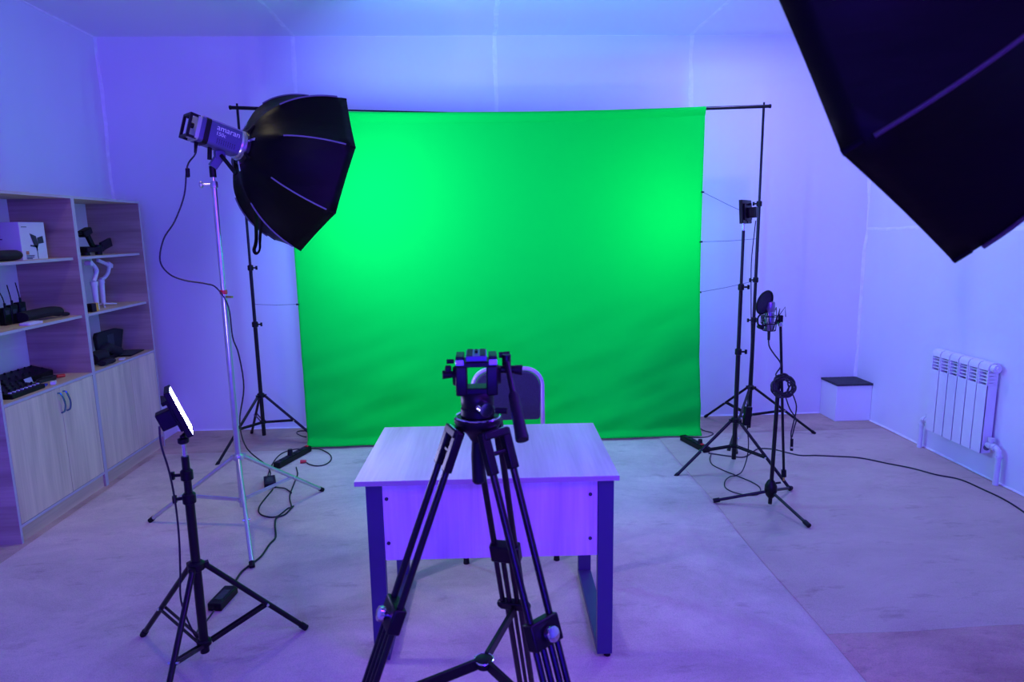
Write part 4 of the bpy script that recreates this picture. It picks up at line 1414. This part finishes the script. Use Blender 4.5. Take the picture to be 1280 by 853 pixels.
# microphone in its shock mount
mc = V((1.588, MY - 0.026, 1.105))
t = thing('studio_microphone', 'silver-violet condenser microphone held in the shock mount', 'microphone', (mc.x, mc.y, 1.06))
MB().lathe([(0.018, -0.055), (0.023, -0.048), (0.024, 0.0), (0.024, 0.050)], mc, (0, 0, 1), 24).build('body', M['mic_body'], t)
MB().lathe([(0.024, 0.052), (0.026, 0.056), (0.026, 0.098), (0.024, 0.108), (0.014, 0.113)], mc, (0, 0, 1), 24).build('grille', M['mic_body'], t)
MB().lathe([(0.0265, 0.0), (0.0265, 0.004)], mc + V((0, 0, 0.051)), (0, 0, 1), 24).build('band', M['chrome'], t)
t = thing('shock_mount', 'black spider shock mount around the microphone', 'shock mount', (1.65, mc.y, 1.08))
sm_ = MB()
for z, rr in ((1.095, 0.044), (1.055, 0.033), (1.135, 0.044)):
    sm_.path([mc + V((rr * math.cos(i * PI / 12), rr * math.sin(i * PI / 12), z - mc.z)) for i in range(24)], 0.0026, 8, closed=True)
sm_.build('ring', M['black_metal'], t)
sr = MB()
for i in range(6):
    a = i * PI / 3
    for sg in (-1, 1):
        b0 = mc + V((0.044 * math.cos(a), 0.044 * math.sin(a), 1.135 - mc.z))
        sr.tube(b0, mc + V((0.034 * math.cos(a + sg * 0.4), 0.034 * math.sin(a + sg * 0.4), 1.055 - mc.z)), 0.0018, n=6)
for a in (0.5, 2.2, 3.9, 5.6):
    pt = mc + V((0.052 * math.cos(a), 0.052 * math.sin(a), 0.075))
    for sg in (-1, 1):
        sr.tube(pt, mc + V((0.044 * math.cos(a + sg * 0.5), 0.044 * math.sin(a + sg * 0.5), -0.01)), 0.0022, n=6)
sr.build('suspension', M['black_metal'], t)
MB().box((1.650, mc.y, 1.118), (0.022, 0.022, 0.040)).build('swivel', M['black'], t, bevel=0.003)
MB().bar((1.630, mc.y, 1.105), (1.650, mc.y, 1.115), 0.012, 0.012).build('arm', M['black'], t)
MB().path([(1.640, mc.y, 1.135), (1.668, mc.y - 0.01, 1.185), (1.674, mc.y - 0.01, 1.13)], 0.0025, 6).build('wire_hook', M['black_metal'], t)
# pop filter
pc = V((1.541, MY - 0.06, 1.215))
pn_ = V((0.50, -0.82, -0.22)).normalized()
t = thing('pop_filter', 'round black pop filter tilted beside the microphone', 'pop filter', tuple(pc - V((0, 0, 0.1))))
x_, y_, _ = frame_of(pn_)
rw, rh = 0.065, 0.065
MB().path([pc + (x_ * math.cos(i * PI / 18) * rw + y_ * math.sin(i * PI / 18) * rh) for i in range(36)], 0.0055, 8, closed=True).build('hoop', M['black'], t)
vs = [pc + pn_ * 0.001] + [pc + (x_ * math.cos(i * PI / 18) + y_ * math.sin(i * PI / 18)) * rw for i in range(36)]
MB().add(vs + [v_ - pn_ * 0.004 for v_ in vs], [(0, 1 + i, 1 + (i + 1) % 36) for i in range(36)] + [(37, 38 + (i + 1) % 36, 38 + i) for i in range(36)]).build('screen', M['mesh_filter'], t)
MB().path(smooth([pc - y_ * 0.06 if y_.z > 0 else pc + y_ * 0.06, (1.512, MY - 0.05, 1.13), (1.520, MY - 0.04, 1.09), (1.548, MY - 0.03, 1.082), (1.575, MY - 0.026, 1.085)], 6), 0.005, 8).build('bracket', M['black'], t)
MB().tube((1.538, MY - 0.05, 1.075), (1.538, MY - 0.005, 1.075), 0.012).build('bracket_knob', M['rubber'], t)

# coiled microphone cable hanging on the clutch
t = thing('microphone_cable', 'black microphone cable coiled around the stand clutch', 'cable', (1.69, 3.52, 0.7))
pts = [(mc.x, mc.y, mc.z - 0.075), (mc.x + 0.004, mc.y, 0.97), (mc.x + 0.03, mc.y - 0.005, 0.925), (1.650, MY - 0.044, 0.88), (1.655, MY - 0.048, 0.85), (1.628, MY - 0.052, 0.81)]
cc = V((1.668, MY - 0.058, 0.742))
N = 230
for i in range(N):
    a = 2.3 + i / N * 2 * PI * 9.3
    rr = 0.052 + 0.014 * math.sin(i * 0.23) + 0.005 * math.sin(i * 0.9)
    pts.append((cc.x + rr * math.cos(a), cc.y + 0.016 * math.sin(i * 0.27) - 0.004, cc.z + rr * 0.98 * math.sin(a)))
MB().path(smooth(pts, 3), 0.0042, 8).build('coil', M['cable'], t)
MB().path(smooth([(1.722, MY - 0.055, 0.71), (1.755, MY - 0.055, 0.62), (1.745, MY - 0.05, 0.52), (1.735, MY - 0.05, 0.46), (1.742, MY - 0.05, 0.42)], 5), 0.0038, 8).build('tail', M['cable'], t)
MB().path(smooth([(1.685, MY - 0.06, 0.685), (1.715, MY - 0.06, 0.61), (1.755, MY - 0.058, 0.55), (1.75, MY - 0.055, 0.50), (1.742, MY - 0.05, 0.44)], 5), 0.0038, 8).build('tail', M['cable'], t)
MB().tube((1.742, MY - 0.05, 0.43), (1.744, MY - 0.05, 0.36), 0.0085, n=12).build('plug', M['black_metal'], t)
MB().tube((1.744, MY - 0.05, 0.385), (1.7445, MY - 0.05, 0.375), 0.0092, n=12).build('plug_ring', M['chrome'], t)
MB().tube((mc.x, mc.y, mc.z - 0.052), (mc.x + 0.001, mc.y, mc.z - 0.105), 0.0085, 0.007, 12).build('plug', M['black_metal'], t)


# ------------------------------------------------------------------ power strips, adapters, cables
def brick(label, c, d, L_, w_, h_, z, name='power_adapter'):
    c = V((c[0], c[1], z))
    d = V((d[0], d[1], 0)).normalized()
    s = V((-d.y, d.x, 0))
    R = Matrix((d, s, V((0, 0, 1)))).transposed()
    t = thing(name, label, 'power adapter', tuple(c), 'power adapters on the floor')
    MB().box(c + V((0, 0, h_ / 2)), (L_, w_, h_), R).build('body', M['black'], t, bevel=0.004)
    MB().box(c + V((0, 0, h_ + 0.0005)), (L_ * 0.5, w_ * 0.55, 0.001), R).build('label_plate', M['grey_dark'], t)
    for e_ in (-1, 1):
        MB().tube(c + d * e_ * (L_ / 2 - 0.003) + V((0, 0, h_ / 2)), c + d * e_ * (L_ / 2 + 0.018) + V((0, 0, h_ / 2)), 0.006, 0.004, 10).build('strain_relief', M['rubber'], t)
    return t


brick('black square power adapter on the floor beside the silver stand', (-1.408, 4.142), (0.35, -1.0), 0.155, 0.072, 0.036, ZF)
brick('black oblong power adapter on the floor behind the front left stand', (-1.183, 2.757), (0.13, 1.0), 0.15, 0.062, 0.036, ZF)


def strip(label, p, q, z, red_at):
    p, q = V((*p, z)), V((*q, z))
    d = (q - p).normalized()
    s = V((-d.y, d.x, 0))
    L_ = (q - p).length
    R = Matrix((d, s, V((0, 0, 1)))).transposed()
    t = thing('power_strip', label, 'power strip', tuple((p + q) / 2), 'power strips')
    c = (p + q) / 2
    MB().box(c + V((0, 0, 0.021)), (L_, 0.055, 0.042), R).build('body', M['black'], t, bevel=0.006)
    for i in range(4):
        o_ = c + d * (L_ * (-0.33 + 0.19 * i))
        sk = MB().lathe([(0.020, 0), (0.021, 0.003), (0.019, 0.004)], o_ + V((0, 0, 0.0405)), (0, 0, 1), 18).build('socket', M['black_matte'], t)
    MB().box(c + d * L_ * red_at + V((0, 0, 0.044)), (0.018, 0.024, 0.010), R).build('switch', M['red'], t, bevel=0.002)
    return t, c, d


tl_, lc, ld = strip('black power strip with a red switch left of the green cloth', (-1.455, 4.44), (-1.325, 4.80), ZF, 0.44)
MB().tube(lc - ld * 0.03 + V((0, 0, 0.04)), lc - ld * 0.03 + V((0, 0, 0.085)), 0.021, 0.016, 16).build('plug', M['rubber'], tl_)
MB().tube((-1.315, 4.53, 0.028), (-1.275, 4.535, 0.028), 0.013, 0.010, 12).build('red_plug', M['red'], tl_)
tr_, rc, rd = strip('black power strip right of the green cloth under the light stand', (1.522, 4.825), (1.608, 4.52), 0.004, 0.30)
MB().tube(rc + rd * 0.07 + V((0, 0, 0.04)), rc + rd * 0.07 + V((0, 0, 0.075)), 0.018, 0.014, 16).build('plug', M['rubber'], tr_)


def cable(label, pts, r=0.0042, name='cable'):
    b_ = MB().path(smooth(pts, 5), r, 8).build(name, M['cable'])
    return tag(b_, label, 'cable', 'loose black cables')


Z = ZF + 0.004
cable('thin black cable looping from the square adapter to the left power strip', fpts([(-1.362, 4.05), (-1.361, 3.793), (-1.314, 3.671), (-1.218, 3.63), (-1.181, 3.744),
      (-1.164, 3.76), (-1.221, 3.927), (-1.251, 4.126), (-1.274, 4.3), (-1.321, 4.442)], Z))
cable('short black cable stub curling off the square adapter', fpts([(-1.344, 4.073), (-1.283, 4.048), (-1.223, 3.973)], Z + 0.004))
cable('black cable looping behind the left power strip to its red plug', fpts([(-1.455, 4.23), (-1.501, 4.458), (-1.519, 4.657), (-1.5, 4.772), (-1.439, 4.833), (-1.361, 4.838), (-1.254, 4.821),
      (-1.152, 4.703), (-1.111, 4.58), (-1.129, 4.482), (-1.182, 4.458), (-1.241, 4.492), (-1.272, 4.53)], Z))
cable('long black cable winding from the left power strip to the oblong adapter', fpts([(-1.155, 3.77), (-1.171, 3.659), (-1.206, 3.613), (-1.187, 3.517), (-1.138, 3.367), (-1.145, 3.285), (-1.147, 3.155),
      (-1.176, 3.06), (-1.191, 3.003), (-1.188, 2.914), (-1.173, 2.845)], Z + 0.002), 0.005)
cable('black cable end looping at the left edge of the green cloth', fpts([(-1.44, 5.17), (-1.49, 5.21), (-1.545, 5.279), (-1.54, 5.344), (-1.42, 5.33)], 0.006))
# lamp cable
q0 = P(0.0, -0.062, 0.24)
cable('black lamp cable sagging from the studio lamp down the silver stand', [q0, q0 + V((-0.003, -0.02, -0.06)), (-1.472, 3.50, 1.97), (-1.50, 3.50, 1.83), (-1.56, 3.50, 1.70), (-1.625, 3.50, 1.61), (-1.655, 3.50, 1.50),
      (-1.62, 3.51, 1.43), (-1.55, 3.52, 1.395), (-1.45, 3.53, 1.375), (-1.395, 3.535, 1.35), (-1.349, 3.55, 1.25), (-1.350, 3.575, 1.08), (-1.335, 3.60, 0.98), (-1.345, 3.66, 0.78), (-1.46, 3.86, 0.52),
      (-1.52, 4.10, 0.28), (-1.47, 4.28, 0.10), (-1.44, 4.26, 0.055), (-1.435, 4.235, 0.045)], 0.0042, 'lamp_cable')
MB_c = MB().tube(q0 + V((0, 0, 0.008)), q0 + V((-0.003, -0.018, -0.055)), 0.010, 0.006, 12)
tag(MB_c.build('power_plug', M['black']), 'black power plug hanging from the rear of the studio lamp', 'plug')
b = MB().lathe([(0.004, 0), (0.0105, 0.004), (0.0105, 0.044), (0.004, 0.048)], (-1.474, 3.50, 1.915), (0.05, 0, 1), 14)
tag(b.build('ferrite_bead', M['black']), 'small black ferrite bead on the hanging lamp cable', 'ferrite bead')
# front panel cable
cable('black cable running down the short front left stand from the glowing panel', [(-1.150, 2.30, 0.965), (-1.140, 2.28, 0.90), (-1.125, 2.285, 0.80), (-1.118, 2.29, 0.68), (-1.118, 2.29, 0.55), (-1.124, 2.285, 0.42), (-1.135, 2.29, 0.30),
      (-1.128, 2.33, 0.16), (-1.13, 2.40, 0.05), (-1.15, 2.46, 0.022), (-1.20, 2.52, 0.022), (-1.193, 2.60, 0.022), (-1.186, 2.665, 0.030)], 0.0035)
# right side
cable('black cable winding past the right edge of the green cloth', fpts([(1.47, 4.99), (1.544, 4.901), (1.625, 4.863), (1.72, 4.867), (1.797, 4.933), (1.80, 4.977), (1.76, 5.025), (1.736, 5.119), (1.66, 5.20)], 0.008), 0.0038)
cable('long black cable running across the floor to the right wall', fpts([(1.612, 4.50), (1.655, 4.475), (1.736, 4.425), (1.808, 4.395), (1.859, 4.416), (1.923, 4.482), (1.989, 4.55), (2.046, 4.564), (2.111, 4.539),
      (2.168, 4.471), (2.233, 4.4), (2.3, 4.387), (2.348, 4.384), (2.49, 4.352), (2.626, 4.309), (2.75, 4.185), (2.853, 4.085), (2.932, 3.961), (3.026, 3.869), (3.05, 3.696), (3.059, 3.55), (3.033, 3.373), (2.967, 3.138)], 0.008), 0.0048)
lp = fpts([(1.62, 4.47), (1.583, 4.388), (1.558, 4.272), (1.587, 4.172), (1.625, 4.091), (1.657, 4.027), (1.693, 3.951), (1.713, 3.879), (1.702, 3.811), (1.663, 3.748), (1.614, 3.731),
           (1.559, 3.752), (1.515, 3.8), (1.5, 3.869), (1.53, 3.951), (1.587, 4.02), (1.647, 4.062)], 0.0085)
lp += [V((1.69, 4.075, 0.03)), V((1.725, 4.09, 0.12)), V((1.730, 4.09, 0.22)), V((1.722, 4.10, 0.30))]
for i_ in (4, 5):
    lp[i_].z = 0.009
for i_ in (14, 15):
    lp[i_].z = 0.016
cable('thin black cable looped on the floor before the right light stand', lp, 0.0036)
t = thing('power_adapter', 'black power adapter hanging beside the right light stand', 'power adapter', (1.715, 4.10, 0.32), 'power adapters on stands')
MB().box((1.718, 4.10, 0.40), (0.046, 0.032, 0.125), Matrix.Rotation(0.06, 3, 'Y')).build('body', M['black'], t, bevel=0.004)
MB().tube((1.715, 4.10, 0.46), (1.712, 4.10, 0.485), 0.006, 0.004).build('strain_relief', M['rubber'], t)
MB().tube((1.722, 4.10, 0.338), (1.722, 4.10, 0.31), 0.006, 0.004).build('strain_relief', M['rubber'], t)
cable('thin black cable hanging from the right panel down to its adapter', [(1.71, 4.09, 1.66), (1.700, 4.08, 1.58), (1.690, 4.08, 1.40), (1.70, 4.08, 1.15), (1.712, 4.08, 0.90), (1.712, 4.085, 0.65), (1.712, 4.095, 0.485)], 0.0032)
